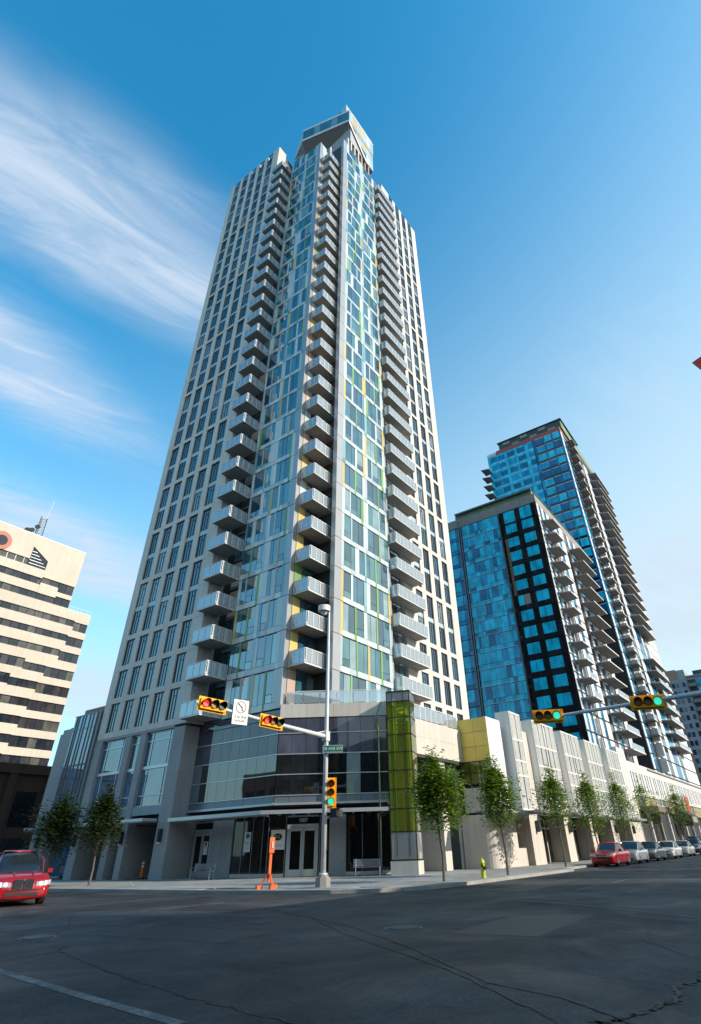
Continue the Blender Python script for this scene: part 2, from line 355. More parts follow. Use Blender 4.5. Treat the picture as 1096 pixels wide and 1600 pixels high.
# paint, cracks, covers
paint=mat('road_paint',(.125,.125,.125),.7,noise=[(1.2,.45),(9,.5),(40,.3)])
tar=mat('crack_tar',(.012,.012,.013),.5)
patch=mat('asphalt_patch',(.022,.023,.026),.5,noise=[(.5,.2),(25,.4)],bump=(60,.5,.01))
def ribbon(name,pts,wd,m,z=-.116,jit=0,sub=1,parent=ground):
    P=[]
    for i in range(len(pts)-1):
        for k in range(sub):
            t=k/sub; P.append((pts[i][0]*(1-t)+pts[i+1][0]*t,pts[i][1]*(1-t)+pts[i+1][1]*t))
    P.append(pts[-1])
    if jit: P=[P[0]]+[(x+random.uniform(-jit,jit),y+random.uniform(-jit,jit)) for x,y in P[1:-1]]+[P[-1]]
    mb=MB(); vs=[]
    for i,p in enumerate(P):
        a=Vector(P[max(i-1,0)]); b=Vector(P[min(i+1,len(P)-1)]); d=(b-a).normalized(); n=Vector((-d.y,d.x)); ww=wd*(random.uniform(.5,1.4) if jit else 1)/2
        vs+=[(p[0]+n.x*ww,p[1]+n.y*ww,z),(p[0]-n.x*ww,p[1]-n.y*ww,z)]
    mb.add(vs,[(2*i,2*i+1,2*i+3,2*i+2) for i in range(len(P)-1)],m); return mb.build(name,parent)
def sc_(p): return p
for pts,wd in (([(14.0,27.9),(15.2,27.3),(18.3,25.4)],.13),([(11.8,22.9),(18.2,23.9)],.12),([(7,18.3),(9.2,18.55),(11,18.8)],.14),([(11.7,18.9),(12.9,18.85)],.13),([(13.6,18.95),(17.1,18.75)],.14)):
    ribbon('lane_marking',pts,wd,paint,sub=4)
ribbon('lane_marking',[(6.3,13.5),(5.83,11.38),(5.56,9.5),(5.34,8.0),(5.1,6.1)],.16,paint)
ribbon('lane_marking',[(21.3,14.2),(20.3,10.1),(19.6,7.6),(18.4,5.6),(16.6,3.0)],.1,paint)
for x0 in (24.8,29.5,35,41,48,56,66): ribbon('lane_marking',[(x0,8.6),(x0+2.6,8.6)],.12,paint)
ribbon('lane_marking',[(24.5,11.3),(26,11.5)],.12,paint)
for (x0,x1,y0,y1) in ((12.5,15.8,5.2,7.1),(24,29,10.2,12.2),(17.5,19.2,26,33),(9.5,11,10.5,14.5)):
    g=MB(); g.add([(x0,y0,-.1175),(x1+.3,y0+.2,-.1175),(x1,y1,-.1175),(x0-.2,y1-.1,-.1175)],[(0,1,2,3)],patch); g.build('asphalt_patch',ground)
for pts,wd,j in (([(6.35,12.5),(7.44,12.63),(6.36,8.72),(5.95,6.98),(5.65,5.06)],.035,.05),
    ([(7.44,12.63),(7.83,13.12),(8.75,12.72),(11.87,15.06)],.03,.06),([(4.9,13.2),(6.2,12.9),(7.4,12.63)],.03,.05),
    ([(15.95,16.16),(12.83,10.03),(10.44,6.74),(8.29,4.23),(7.87,3.09),(7.15,2.16)],.045,.03),
    ([(15.2,13.6),(11.43,8.93),(8.86,5.1),(7.3,3.24),(6.6,2.5)],.04,.03),
    ([(11.0,1.2),(10.38,2.08),(9.6,1.9),(9.08,2.13),(8.3,2.0),(7.54,2.19),(7.1,2.4),(6.7,2.7),(6.2,2.9)],.07,.06),
    ([(9.2,2.1),(9.0,1.5),(8.4,1.2)],.03,.05),([(13.2,3.6),(11.5,2.6),(10.6,1.4)],.03,.05),([(14.8,3.6),(13.5,3.5),(13,2.6)],.03,.05),
    ([(18,18),(17,15.4),(14,12.6),(11.5,11.8)],.02,.06),([(12,20),(9.6,16.2),(8.2,14.6)],.02,.06)):
    ribbon('road_crack',pts,wd*.8,tar,z=-.112,jit=j,sub=22)
def disc(name,x,y,r,label=None):
    mb=MB(); n=28
    mb.prism([(x+r*1.18*math.cos(6.2832*i/n),y+r*1.18*math.sin(6.2832*i/n)) for i in range(n)],-.2,-.108,conc_d)
    o=mb.build(name,ground); mb=MB()
    mb.prism([(x+r*math.cos(6.2832*i/n),y+r*math.sin(6.2832*i/n)) for i in range(n)],-.2,-.1,steel_d)
    for k in range(-3,4):
        hw=math.sqrt(max(0,r*r-(k*r*.26)**2))*.85; mb.box(x-hw,x+hw,y+k*r*.26-.025,y+k*r*.26+.025,-.1,-.094,alu_d)
    mb.build('iron_lid',o)
disc('manhole_cover',12.7,8.35,.36); disc('manhole_cover',8.4,15.2,.34)
# ================================================================ APARTMENT TOWER
F=2.98
def lv(k): return 10.64+F*k
tower=thing('apartment_tower','tall pale stone and glass apartment tower with stacked balconies, tallest building in the scene','tower',(31,30.5,0))
solid=MB()
solid.box(29.97,44,39.47,51.9,10.0,106.0,core_d)          # left wing mass
solid.box(42.6,58.4,28.95,45,9.3,106.2,core_d)            # right wing mass
solid.box(34.5,44,28.6,45,10.2,102.3,core_d)
solid.box(31.14,35,30.64,36.9,10.2,99.3,core_l)
solid.box(32.2,36,36.9,39.5,10.2,97.5,core_d)
solid.box(35.0,42.5,28.09,31,10.2,102.2,core_l).box(33.98,35.0,28.09,28.42,10.2,102.2,core_l)
solid.build('wall',tower)
GR=[1,1,1,2,2,2,2,3,3,4,5,6]          # floors joined into one tall opening, from the bottom up
assert sum(GR)==32
def win_mesh(wd,h,kind):
    mb=MB(); t=.055; mb.box(0,wd,.12,.2,0,t,frame_d).box(0,wd,.12,.2,h-t,h,frame_d).box(0,t,.12,.2,t,h-t,frame_d).box(wd-t,wd,.12,.2,t,h-t,frame_d)
    a,b=(wd*.36,wd*.66) if kind else (wd*.32,wd*.6)
    for u in (a,b): mb.box(u-.03,u+.03,.12,.2,t,h-t,frame_d)
    mb.box(a+.03,b-.03,.12,.2,h*.76,h*.76+.06,frame_d)
    return mb.mesh(name='window')
WM=[win_mesh(1.39,2.46,0),win_mesh(1.39,2.46,1)]
def stone_wing(face,c,cols,edges,e0,e1,base,top,v_out=.4):
    """cols: u of each window's start; edges: pier strips; builds stone panels and windows, bottom up"""
    FR=FX(c) if face=='X' else FY(c)
    k=0
    for gi,gn in enumerate(GR):
        z0=lv(k); z1=lv(k+gn)
        for (a,b) in edges: pc('stone_panel',tower,FR,a+.006,b-.006,0,v_out,z0-.5+.006,z1-.5-.006,stone)
        for u in cols: pc('stone_panel',tower,FR,u,u+1.39,.0,v_out,z0-.5+.006,z0-.008,stone)
        for j in range(gn):
            z=lv(k+j)
            for ci,u in enumerate(cols):
                wo=put('window',WM[(ci+gi)%2],tower,FM(FR)@T(u,0,z))
                pc('pane',wo,FR,u+.03,u+1.36,.16,.24,z+.03,z+2.43,g_wing)
                if j<gn-1: pc('spandrel_panel',tower,FR,u+.02,u+1.37,.13,.3,z+2.475,z+F-.015,p_pale)
        k+=gn
    zt=lv(32)-.5
    for (a,b) in edges: pc('parapet_panel',tower,FR,a+.006,b-.006,0,v_out,zt+.006,top,stone)
    for u in cols:
        f=MB(); f.box(0,1.39,.1,.2,0,.1,frame_d).box(0,.05,.1,.2,.1,top-zt-.5,frame_d).box(.47,.52,.1,.2,.1,top-zt-.1,frame_d).box(.9,.95,.1,.2,.1,top-zt-.1,frame_d).box(0,1.39,.1,.2,top-zt-.1,top-zt,frame_d)
        f.build('parapet_grille',tower,FM(FR)@T(u,0,zt+.02))
Ys=[50.9,48.77,46.64,44.51,42.38]
colsL=[-y for y in Ys]
edL=[(-51.9,-50.9)]+[(-(y-1.39),-(y-2.13)) for y in Ys[:-1]]+[(-40.99,-39.45)]
stone_wing('X',29.57,colsL,edL,0,0,10,107.2)
Xs=[48.65,50.92,53.19,55.46]
edR=[(46.2,48.65)]+[(x+1.39,x+2.27) for x in Xs[:-1]]+[(56.85,58.4)]
stone_wing('Y',28.5,Xs,edR,0,0,10,107.8)
# the wing's stone return beside the left balconies, and its top
for k in range(33):
    py_('stone_panel',tower,39.45,29.98,31.3,0,.3,lv(k)-.5+.006,(lv(k+1) if k<32 else 107.7)-.5-.006,stone)
tp=MB(); tp.box(30.0,44,40,51.5,105.9,106.4,conc).box(43,58,29,44.5,106.1,106.5,conc); tp.build('roof',tower)
g2=MB(); 
for i in range(3): g2.box(29.9,33.9,39.5+.1,39.7,100.2+i*2.3,100.3+i*2.3,frame_d)
g2.build('roof_frame',tower)
# recess glazing behind the left balconies, the centre balconies and the right balconies
jz=lambda k:10.2+F*k
npane=0
def dark_bay(FR,u0,u1,v,k0,k1,zoff=0):
    for k in range(k0,k1):
        z=jz(k)+.35+zoff; n=max(2,int((u1-u0)/.9)); s=(u1-u0)/n
        for i in range(n):
            pc('glazing_panel',tower,FR,u0+i*s+.03,u0+(i+1)*s-.03,v-.08,v,z,z+2.45,random.choice([g_tower,g_tower,core_d,p_peach] if i==0 else [g_tower,g_wing]))
        pc('glazing_sill',tower,FR,u0,u1,v-.1,v-.02,z-.35+.02,z-.02,alu_d)
dark_bay(FX(32.2),-39.45,-36.9,0,0,29)
dark_bay(FY(30.5),32.45,34.9,0,0,28)
dark_bay(FX(34.98),-30.5,-28.45,0,0,28)
dark_bay(FY(28.9),42.9,46.15,0,0,31,.15)
# coloured curtain wall
TMPL=[ [('g',.5),('g',.8),('e',.2),('g',.8),('o',.9),('a',.3)],[('a',.3),('o',.9),('g',.5),('w',.5),('g',.7),('t',.25)], [('w',.4),('g',.7),('g',.95),('a',.2),('o',.95),('w',.35)], [('y',.3),('g',.7),('g',.7),('e',.25),('o',.9),('w',.45)],
 [('w',.8),('g',.45),('g',.62),('r',.25),('o',.8),('t',.4)], [('w',.35),('e',.35),('g',.55),('o',.9),('a',.2),('g',.6),('w',.4)],
 [('t',.35),('g',.8),('g',.5),('w',.25),('o',.85),('y',.28)], [('w',.5),('g',.7),('g',.75),('g',.7),('e',.22),('w',.5)] ]
KM={'w':('white_panel',p_white),'a':('pale_panel',p_pale),'e':('green_panel',p_green),'y':('yellow_panel',p_yell),'r':('peach_panel',p_peach),'t':('teal_panel',p_teal),'g':('glass_pane',g_tower),'o':('glass_pane',g_tower)}
def curtain(FR,u0,u1,kk,rng,zones):
    for k in kk:
        z0=jz(k); zb=z0+.5; z1=z0+F-.045
        uu=[u0+(u1-u0)*f for f in zones]
        for zi in range(len(uu)-1):
            tm=list(rng.choice(TMPL)); 
            if rng.random()<.4: tm=tm[::-1]
            tot=sum(a for _,a in tm); sc2=(uu[zi+1]-uu[zi])/tot; u=uu[zi]
            for kd,wd in tm:
                wd*=sc2; nm,mm=KM[kd]
                if kd in 'go':
                    if kd=='o':
                        pc(nm,tower,FR,u+.028,u+wd-.028,-.0,.1,zb+.66,z1-.06,mm); pc(nm,tower,FR,u+.05,u+wd-.05,-.02,.1,zb+.03,zb+.61,mm)
                    else: pc(nm,tower,FR,u+.028,u+wd-.028,-.0,.1,zb+.02,z1-.06,mm)
                    pc('white_panel' if rng.random()<.7 else 'pale_panel',tower,FR,u+.008,u+wd-.008,-.035,.1,z0+.02,zb-.012,p_white if rng.random()<.8 else p_pale)
                else:
                    pc(nm,tower,FR,u+.008,u+wd-.008,-.035,.1,zb+.012,z1,mm); pc(nm,tower,FR,u+.008,u+wd-.008,-.035,.1,z0+.02,zb-.012,mm)
                u+=wd
rg=random.Random(5)
curtain(FX(31.0),-36.88,-31.1,range(30),rg,[0,.52,1])
curtain(FY(27.95),34.75,42.5,range(31),rg,[0,.5,1])
cc=mat('corner_cladding',(.4,.4,.41),.3,metal=.35,rnd=.05,noise=(.5,.05))
for k in range(30):
    z0=jz(k)+.02; z1=jz(k+1)-.03
    pc('corner_panel',tower,FX(30.94),-31.08,-30.5,0,.5,z0,z1,cc)
    pc('corner_panel',tower,FY(30.46),31.48,32.4,0,.16,z0,z1,rg.choice([p_white,p_white,p_pale,p_green,p_yell,p_peach]))
for k in range(31):
    z0=jz(k)+.02; z1=jz(k+1)-.03
    pc('corner_panel',tower,FY(27.9),33.8,34.73,0,.5,z0,z1,cc)
    pc('corner_panel',tower,FY(27.93),42.52,42.75,0,.6,z0,z1,cc)
# ---- balconies
def make_balcony(x0,x1,y0,y1,sides,posts,wall=False):
    zb=.0; mb=MB(); mb.box(x0,x1,y0,y1,0,.2,white if not wall else white)
    mb.box(x0+.06,x1,y0+.06,y1,-.012,0,conc)
    b=put('balcony',mb.mesh(),tower,T(0,0,0))
    h=1.16
    r=MB(); t=.045
    def run(ax,c,a0,a1,n):
        for i in range(n+1):
            p=a0+(a1-a0)*i/n; p=min(max(p,a0+.03),a1-.03)
            if ax=='X': r.box(c-.05,c-.022,p-.025,p+.025,.1,h,white)
            else: r.box(p-.025,p+.025,c-.05,c-.022,.1,h,white)
        if ax=='X': r.box(c-.04,c+.04,a0,a1,h,h+.05,white); r.box(c+.0,c+.05,a0,a1,.2,.3,white)
        else: r.box(a0,a1,c-.04,c+.04,h,h+.05,white); r.box(a0,a1,c+.0,c+.05,.2,.3,white)
        g=MB()
        for i in range(n):
            p=a0+(a1-a0)*i/n+.006; q=a0+(a1-a0)*(i+1)/n-.006
            if ax=='X': g.box(c-.02,c-.005,p,q,.1,h-.02,guard)
            else: g.box(p,q,c-.02,c-.005,.1,h-.02,guard)
        g.build('glass_guard',b)
    for ax,c,a0,a1,n in sides: run(ax,c,a0,a1,n)
    r.build('handrail',b)
    return b
def stack(proto,zs):
    for i,z in enumerate(zs):
        Mw=T(0,0,z)
        if i==0:
            old=W[proto.name]; 
            proto.matrix_basis=wmx(tower).inverted()@Mw; W[proto.name]=Mw
            for ch in CH[proto.name]: W[ch.name]=Mw
        else: copy_tree(proto,tower,Mw)
bL=make_balcony(28.85,31.0,37.05,39.5,[('X',28.85,37.05,39.5,3),('Y',37.05,28.9,31.0,3)],3)
stack(bL,[13.28+F*n for n in range(-1,29)])
bC=make_balcony(31.5,34.8,28.78,30.44,[('X',31.5,28.78,30.44,3),('Y',28.78,31.55,34.4,4)],3)
stack(bC,[13.3+F*n for n in range(0,28)])
bR=make_balcony(42.8,48.1,27.1,28.48,[('X',42.8,27.1,28.4,2),('Y',27.1,42.85,48.1,7)],3)
stack(bR,[16.02+F*n for n in range(-1,29)])
# things left out on the balconies are not modelled one by one; white privacy screens at the corner
# ---- crown
cr=MB()
cr.box(35.9,42.75,28.1,40.5,106.1,117.6,core_l).box(34.6,36,37.6,40.5,99.4,117.6,core_l)
cr.box(35.6,42.4,29.0,40.5,102.3,106.1,core_d)
cr.build('crown_core',tower)
for a in (35.2,36.1,37.1,38.2,39.2,40.2,41.3): py_('crown_post',tower,28.1,a,a+.28,0,.5,102.3,106.1,stone if a<39 else p_peach)
for a in (36.0,34.6,33.2,31.8): px_('crown_post',tower,34.6,a-.2,a,0,.4,99.6,106.1,stone)
for i in range(6):
    u0=36.2+i*1.09; 
    for z0,z1 in ((106.2,109.1),(109.15,112.0),(112.05,114.9),(114.95,117.8)):
        if z1<112.1-(u0-36)*1.45+1.2 and u0<40: continue
        py_('crown_glass',tower,27.97,u0+.01,u0+1.08,0,.12,z0,z1,rg.choice([p_white,p_white,p_pale,p_white,g_tower,p_yell]))
for i in range(2):
    y1=40.7-i*1.4
    for z0,z1 in ((99.7,102.6),(102.65,105.6),(105.65,108.6),(108.65,111.6),(111.65,114.6),(114.65,118)):
        px_('crown_glass',tower,34.45,y1-1.38,y1,0,.12,z0,z1,rg.choice([p_white,p_pale,g_tower,p_teal]))
# cantilevered prow: slanting soffit, band of windows, thin fascias
pr=MB()
top=[(35.2,27.9),(42.8,27.9),(42.8,40.7),(34.4,40.7),(32.8,37.2)]
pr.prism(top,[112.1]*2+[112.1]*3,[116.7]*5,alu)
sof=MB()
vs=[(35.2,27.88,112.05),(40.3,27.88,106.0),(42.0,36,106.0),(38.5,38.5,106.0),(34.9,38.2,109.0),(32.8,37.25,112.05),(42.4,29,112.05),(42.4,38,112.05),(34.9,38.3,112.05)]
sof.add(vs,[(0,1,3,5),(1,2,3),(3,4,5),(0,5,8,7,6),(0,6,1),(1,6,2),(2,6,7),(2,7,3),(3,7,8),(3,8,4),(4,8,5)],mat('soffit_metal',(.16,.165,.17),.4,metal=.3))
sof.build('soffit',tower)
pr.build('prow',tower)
tri=MB(); tri.add([(35.15,27.84,112.6),(35.15,27.84,111.6),(40.25,27.84,105.6),(41.0,27.84,105.7),(35.15,27.9,112.6),(35.15,27.9,111.6),(40.25,27.9,105.6),(41.0,27.9,105.7)],[(0,1,2,3),(7,6,5,4),(0,4,5,1),(1,5,6,2),(2,6,7,3),(3,7,4,0)],white)
tri.build('edge_trim',tower)
pd=Vector((32.8-35.2,37.2-27.9)); pl=pd.length; pa=math.atan2(pd.y,pd.x)
FP=(35.2,27.9,pa)            # u from the near corner to the left, +v points outwards for this frame
for z0,z1,m_ in ((112.05,112.75,white),(116.1,116.75,white)): pc('fascia',tower,FP,0,pl,.02,.1,z0,z1,m_)
for i in range(8): pc('prow_window',tower,FP,pl*i/8+.03,pl*(i+1)/8-.03,.0,.06,112.8,116.05,g_tower)
py_('fascia',tower,27.8,35.2,42.8,0,.1,116.3,116.75,white)
for i in range(7):
    py_('crown_glass',tower,27.84,35.25+i*1.08,36.3+i*1.08,0,.05,112.7,116.25,rg.choice([p_white,p_pale,p_white,p_pale,p_yell]))
sail=MB()
pts=[(29.4,123.3),(30.6,122.0),(32.0,120.4),(33.5,119.2),(35,118.4),(37,117.7),(39.5,117.1)]
for i in range(len(pts)-1):
    (a,za),(b,zb)=pts[i],pts[i+1]
    sail.add([(36,a+.03,116.7),(36,b-.03,116.7),(36,b-.03,zb),(36,a+.03,za),(36.1,a+.03,116.7),(36.1,b-.03,116.7),(36.1,b-.03,zb),(36.1,a+.03,za)],[(0,3,2,1),(4,5,6,7),(0,4,7,3),(1,2,6,5),(2,3,7,6)],g_tower if i%2 else p_white)
sail.box(36,37.2,29.3,29.4,116.7,123.2,p_white)
sail.build('glass_sail',tower)

fr_=random.Random(21)
blk=mat('chair_black',(.03,.03,.035),.5); wick=mat('chair_tan',(.3,.2,.12),.7); potm=mat('pot_clay',(.35,.14,.08),.8)
seen=[('centre',31.7,28.95,13.5+F*0,'lowest centre balcony'),('left',29.1,37.4,13.48+F*1,'second left balcony above the podium'),('centre',31.8,29.0,13.5+F*2,'third centre balcony from the bottom'),('right',43.6,27.4,16.22+F*0,'second lowest right balcony')]
for nm_,x,y,z,wh in seen:
    ch=thing('balcony_chair','small dark chair standing on the '+wh,'chair',(x+.5,y+.5,z))
    m=MB(); m.box(x+.3,x+.75,y+.3,y+.75,z+.42,z+.46,blk); m.build('seat',ch)
    m=MB(); m.box(x+.3,x+.75,y+.71,y+.75,z+.46,z+.95,blk); m.build('backrest',ch)
    for dx in (.31,.71):
        for dy in (.31,.71): bx('leg',ch,x+dx,x+dx+.03,y+dy,y+dy+.03,z,z+.42,blk)
# ================================================================ PODIUM
pod=thing('retail_podium','low stone and dark glass podium wrapping the foot of the tall pale tower','building',(31,30.5,0))
sol=MB()
sol.box(30.4,44,39.5,52,3.3,10.3,core_d).box(32.6,44,39.5,58.0,0,3.3,core_d).box(30.1,44,52.0,58.0,3.3,12.0,core_d)
sol.prism([(31.3,39.6),(31.3,30.6),(35.7,24.35),(44,24.35),(44,39.6)],3.9,9.95,core_d)
sol.prism([(33.2,39.6),(33.2,31.3),(37,26),(44,26),(44,39.6)],0,3.9,core_d)
sol.box(36.2,44.2,22.7,27,6.95,9.0,core_d)
sol.box(44.3,88,20.9,28.5,3.9,9.6,core_d).box(47,88,22.2,28.5,0,3.9,core_d)
sol.build('wall',pod)
rf=MB(); rf.prism([(31.2,39.4),(31.2,30.5),(35.7,24.2),(44,24.2),(44,39.4)],9.95,10.15,conc).box(36,44,22.7,28.4,9.0,9.2,conc).box(44.3,88,20.4,28.4,9.6,9.75,conc); rf.build('roof',pod)
# --- left stone frame, plane X=29.57
Xf=29.57
def xs(name,y0,y1,z0,z1,m,v0=0,v1=.6): return px_(name,pod,Xf,y0,y1,v0,v1,z0,z1,m)
xs('stone_panel',40.99-.1,52,9.96,10.12,stone_g)
# bays: window openings between piers
piers=[(50.9,52.0),(46.55,47.35),(44.5,45.25),(39.45,40.9)]
for (a,b) in piers:
    for z0,z1 in ((0,3.3),(3.31,6.6),(6.61,9.94)):
        xs('stone_panel',a,b,z0,z1,stone_g if z1<4 else stone_g,0,.75)
    xs('pier_return',a+.02,b-.02,0,3.3,stone_g,.75,2.9)
for (a,b) in ((40.9,44.5),(45.25,46.55),(47.35,50.9)):
    n=max(1,round((b-a)/1.2)); s=(b-a)/n
    cuts=[a+.72,b-.72] if b-a>2 else []
    ed=[a]+cuts+[b]
    for i in range(len(ed)-1):
        for z0,z1 in ((4.66,5.28),(5.34,7.18),(7.42,9.24),(9.3,9.9)):
            xs('window_pane',ed[i]+.03,ed[i+1]-.03,z0,z1,g_podb,.3,.36)
    for z0,z1 in ((4.6,4.66),(5.28,5.34),(9.24,9.3),(9.88,9.94)): xs('mullion',a,b,z0,z1,alu,.24,.34)
    xs('mullion',a,b,7.19,7.41,alu,.2,.34)
    for y in cuts: xs('mullion',y-.03,y+.03,4.6,9.9,alu,.25,.33)
    for i in range(n): xs('spandrel_panel',a+i*s+.01,a+(i+1)*s-.01,3.98,4.58,mat('spandrel_metal',(.2,.24,.28),.35,metal=.5),.05,.3)
    # entrances behind
    for i in range(n): px_('shop_glass',pod,32.2,a+i*s+.04,a+(i+1)*s-.04,0,.06,.25,2.75,g_shop)
    px_('door_frame',pod,32.1,a,b,0,.1,2.76,2.9,alu_d); px_('plinth',pod,32.1,a,b,0,.2,0,.22,stone_g)
    if b-a>2:
        for y in (a+1.1,a+1.98,a+2.86): px_('door_frame',pod,32.08,y-.05,y+.05,0,.1,.23,2.75,alu)
for (a,b) in ((41,44.4),(45.3,49.6),(49.8,52.3),(56.4,57.9)):
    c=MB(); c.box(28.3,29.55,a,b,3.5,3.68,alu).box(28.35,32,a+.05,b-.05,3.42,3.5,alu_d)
    c.build('canopy',pod)
for y in (40.2,44.9,51.4,57.2):
    l=MB(); l.box(29.27,29.57,y-.1,y+.1,2.2,3.0,steel_d).box(29.3,29.5,y-.07,y+.07,2.1,2.2,white); l.build('wall_light',pod)
# stone return of the left block beside the corner glass
for z0,z1 in ((0,3.4),(3.41,6.7),(6.71,9.95)):
    py_('stone_panel',pod,39.45,30.33,32.5,0,.4,z0,z1,stone_g)
# bay with tall curtain wall and outer piers
ys=[52.42,53.0,53.55,54.3,54.75,55.4,55.75,56.1]
for i in range(len(ys)-1):
    for z0,z1 in ((3.9,5.9),(5.95,8.25),(8.4,11.4),(11.45,12.6)):
        px_('window_pane',pod,Xf-.25,ys[i]+.03,ys[i+1]-.03,0,.06,z0,z1,g_podb)
    px_('mullion',pod,Xf-.32,ys[i]-.035,ys[i]+.035,0,.12,3.8,12.65,alu_d)
for z in (3.8,5.9,8.28,11.4,12.62): px_('mullion',pod,Xf-.3,52.4,56.15,0,.1,z,z+.06,alu_d)
px_('bay_side',pod,Xf-.2,52.02,52.4,0,.5,3.8,12.7,alu_d)
px_('brown_fascia',pod,Xf+.6,51.95,56.3,0,.4,12.7,13.4,mat('brown_metal',(.2,.11,.07),.5))
for (a,b,t_) in ((56.3,58.2,11.75),(58.21,58.6,11.4)):
    for z0,z1 in ((0,3.5),(3.51,7.6),(7.61,t_)): xs('stone_panel',a,b,z0,z1,stone_g,0,1.2)
for i in range(4): px_('shop_glass',pod,30.6,52.1+i*1.02,53.08+i*1.02,0,.06,.2,3.4,g_podb)
# --- corner curtain wall: straight part (plane X=31) then the chamfer
CH_A=math.atan2(-.817,.577); FC=(31,30.5,CH_A); FL=FX(31.0)
rows=[(4.14,4.52,'m'),(4.58,5.78,'v'),(5.84,7.05,'v'),(7.12,8.4,'s'),(8.47,9.45,'s')]
spm=MT['spandrel_metal']
def corner_run(FR,u0,u1,n,solid_at,par):
    s=(u1-u0)/n
    for i in range(n):
        a,b=u0+i*s,u0+(i+1)*s
        for z0,z1,kd in rows:
            m_={'m':spm,'v':g_pod,'s':g_spand}[kd]; nm={'m':'spandrel_panel','v':'window_pane','s':'spandrel_glass'}[kd]
            if kd=='v' and i in solid_at: m_=spm; nm='spandrel_panel'
            pc(nm,pod,FR,a+.012,b-.012,0,.08,z0,z1,m_)
    for z in (4.53,5.79,7.06,8.42): pc('mullion',pod,FR,u0,u1,-.05,.05,z,z+.055,alu)
    pc('mullion',pod,FR,u0,u1,-.12,.05,3.98,4.12,alu)
corner_run(FL,-39.43,-30.52,9,(0,),False)
corner_run(FC,.02,7.9,8,(5,),True)
pc('spandrel_glass',pod,FL,-39.43,-30.52,0,.08,9.5,10.1,g_spand)
for i in range(4): pc('parapet_panel',pod,FC,.02+i*1.97,.02+i*1.97+1.955,-.06,.3,9.5,10.44,stone_p)
# corner glass return towards the lantern
FD=(35.56,24.04,math.atan2(.577,.817))
for z0,z1 in ((.2,3.4),(4.6,5.8),(5.85,7.05),(7.1,8.4),(8.45,9.45)): pc('window_pane',pod,FD,.05,1.6,0,.06,z0,z1,g_pod)
pc('corner_post',pod,FC,7.9,8.05,-.05,.3,0,10.2,alu)
# terrace rail on the chamfer and the beam
def rail(parent,FR,u0,u1,z,n,gl=True,h=1.05):
    r=MB(); r.box(u0,u1,.1,.15,z+h,z+h+.05,white); r.box(u0,u1,.11,.14,z+h*.82,z+h*.82+.03,white)
    for i in range(n+1): u=u0+(u1-u0)*i/n; r.box(u-.02,u+.02,.1,.15,z,z+h,white)
    o=r.build('terrace_rail',parent,FM(FR))
    if gl:
        g=MB()
        for i in range(n): g.box(u0+(u1-u0)*i/n+.04,u0+(u1-u0)*(i+1)/n-.04,.08,.095,z+.08,z+h-.05,guard)
        g.build('glass_guard',o,FM(FR))
rail(pod,FC,.4,7.9,10.44,6,True,.9)
rail(pod,FY(22.55),36.4,43.9,9.32,9,True,1.0)
# ground floor of the corner: entrance doors, shop glass, stone strips
def ground_run(FR,spec,v):
    for kd,u0,u1 in spec:
        if kd=='st':
            n=max(1,round((u1-u0)/1.0)); s=(u1-u0)/n
            for i in range(n): pc('stone_panel',pod,FR,u0+i*s+.01,u0+(i+1)*s-.01,v-.1,v+.3,0.,3.4,stone_g)
        if kd=='gl':
            n=max(1,round((u1-u0)/1.05)); s=(u1-u0)/n
            pc('plinth',pod,FR,u0,u1,v-.05,v+.2,0,.2,stone_p)
            for i in range(n): pc('shop_glass',pod,FR,u0+i*s+.03,u0+(i+1)*s-.03,v,v+.06,.22,3.35,g_shop)
            for i in range(n+1): pc('mullion',pod,FR,u0+i*s-.025,u0+i*s+.025,v-.04,v+.04,.2,3.4,alu_d)
        if kd=='dr':
            d=put('double_door',None,pod,FM(FR)@T(u0,v,0)); wd=u1-u0
            f=MB(); f.box(0,wd,-.1,.05,2.72,2.9,alu).box(0,.12,-.1,.05,0,2.72,alu).box(wd-.12,wd,-.1,.05,0,2.72,alu).box(0,wd,-.1,.05,3.3,3.4,alu_d); f.build('door_frame',d,FM(FR)@T(u0,v,0))
            for a,b in ((.13,wd/2-.01),(wd/2+.01,wd-.13)):
                l=MB(); l.box(a,a+.12,-.08,-.02,.02,2.7,alu).box(b-.12,b,-.08,-.02,.02,2.7,alu).box(a+.12,b-.12,-.08,-.02,2.5,2.7,alu).box(a+.12,b-.12,-.08,-.02,.02,.4,alu)
                lo=l.build('door_leaf',d,FM(FR)@T(u0,v,0)); pc('door_glass',d,(FR[0],FR[1],FR[2]),u0+a+.12,u0+b-.12,v-.06,v-.04,.4,2.5,g_shop)
            pc('transom_glass',pod,FR,u0+.02,u1-.02,v-.02,v+.04,2.92,3.3,g_shop)
ground_run(FL,[('dr',-39.3,-37.3),('st',-37.3,-35.1),('gl',-35.1,-31.2)],.9)
ground_run(FC,[('gl',-.3,.85),('dr',.95,3.05),('gl',3.15,3.8),('st',3.8,4.9),('gl',4.9,8.2)],.7)
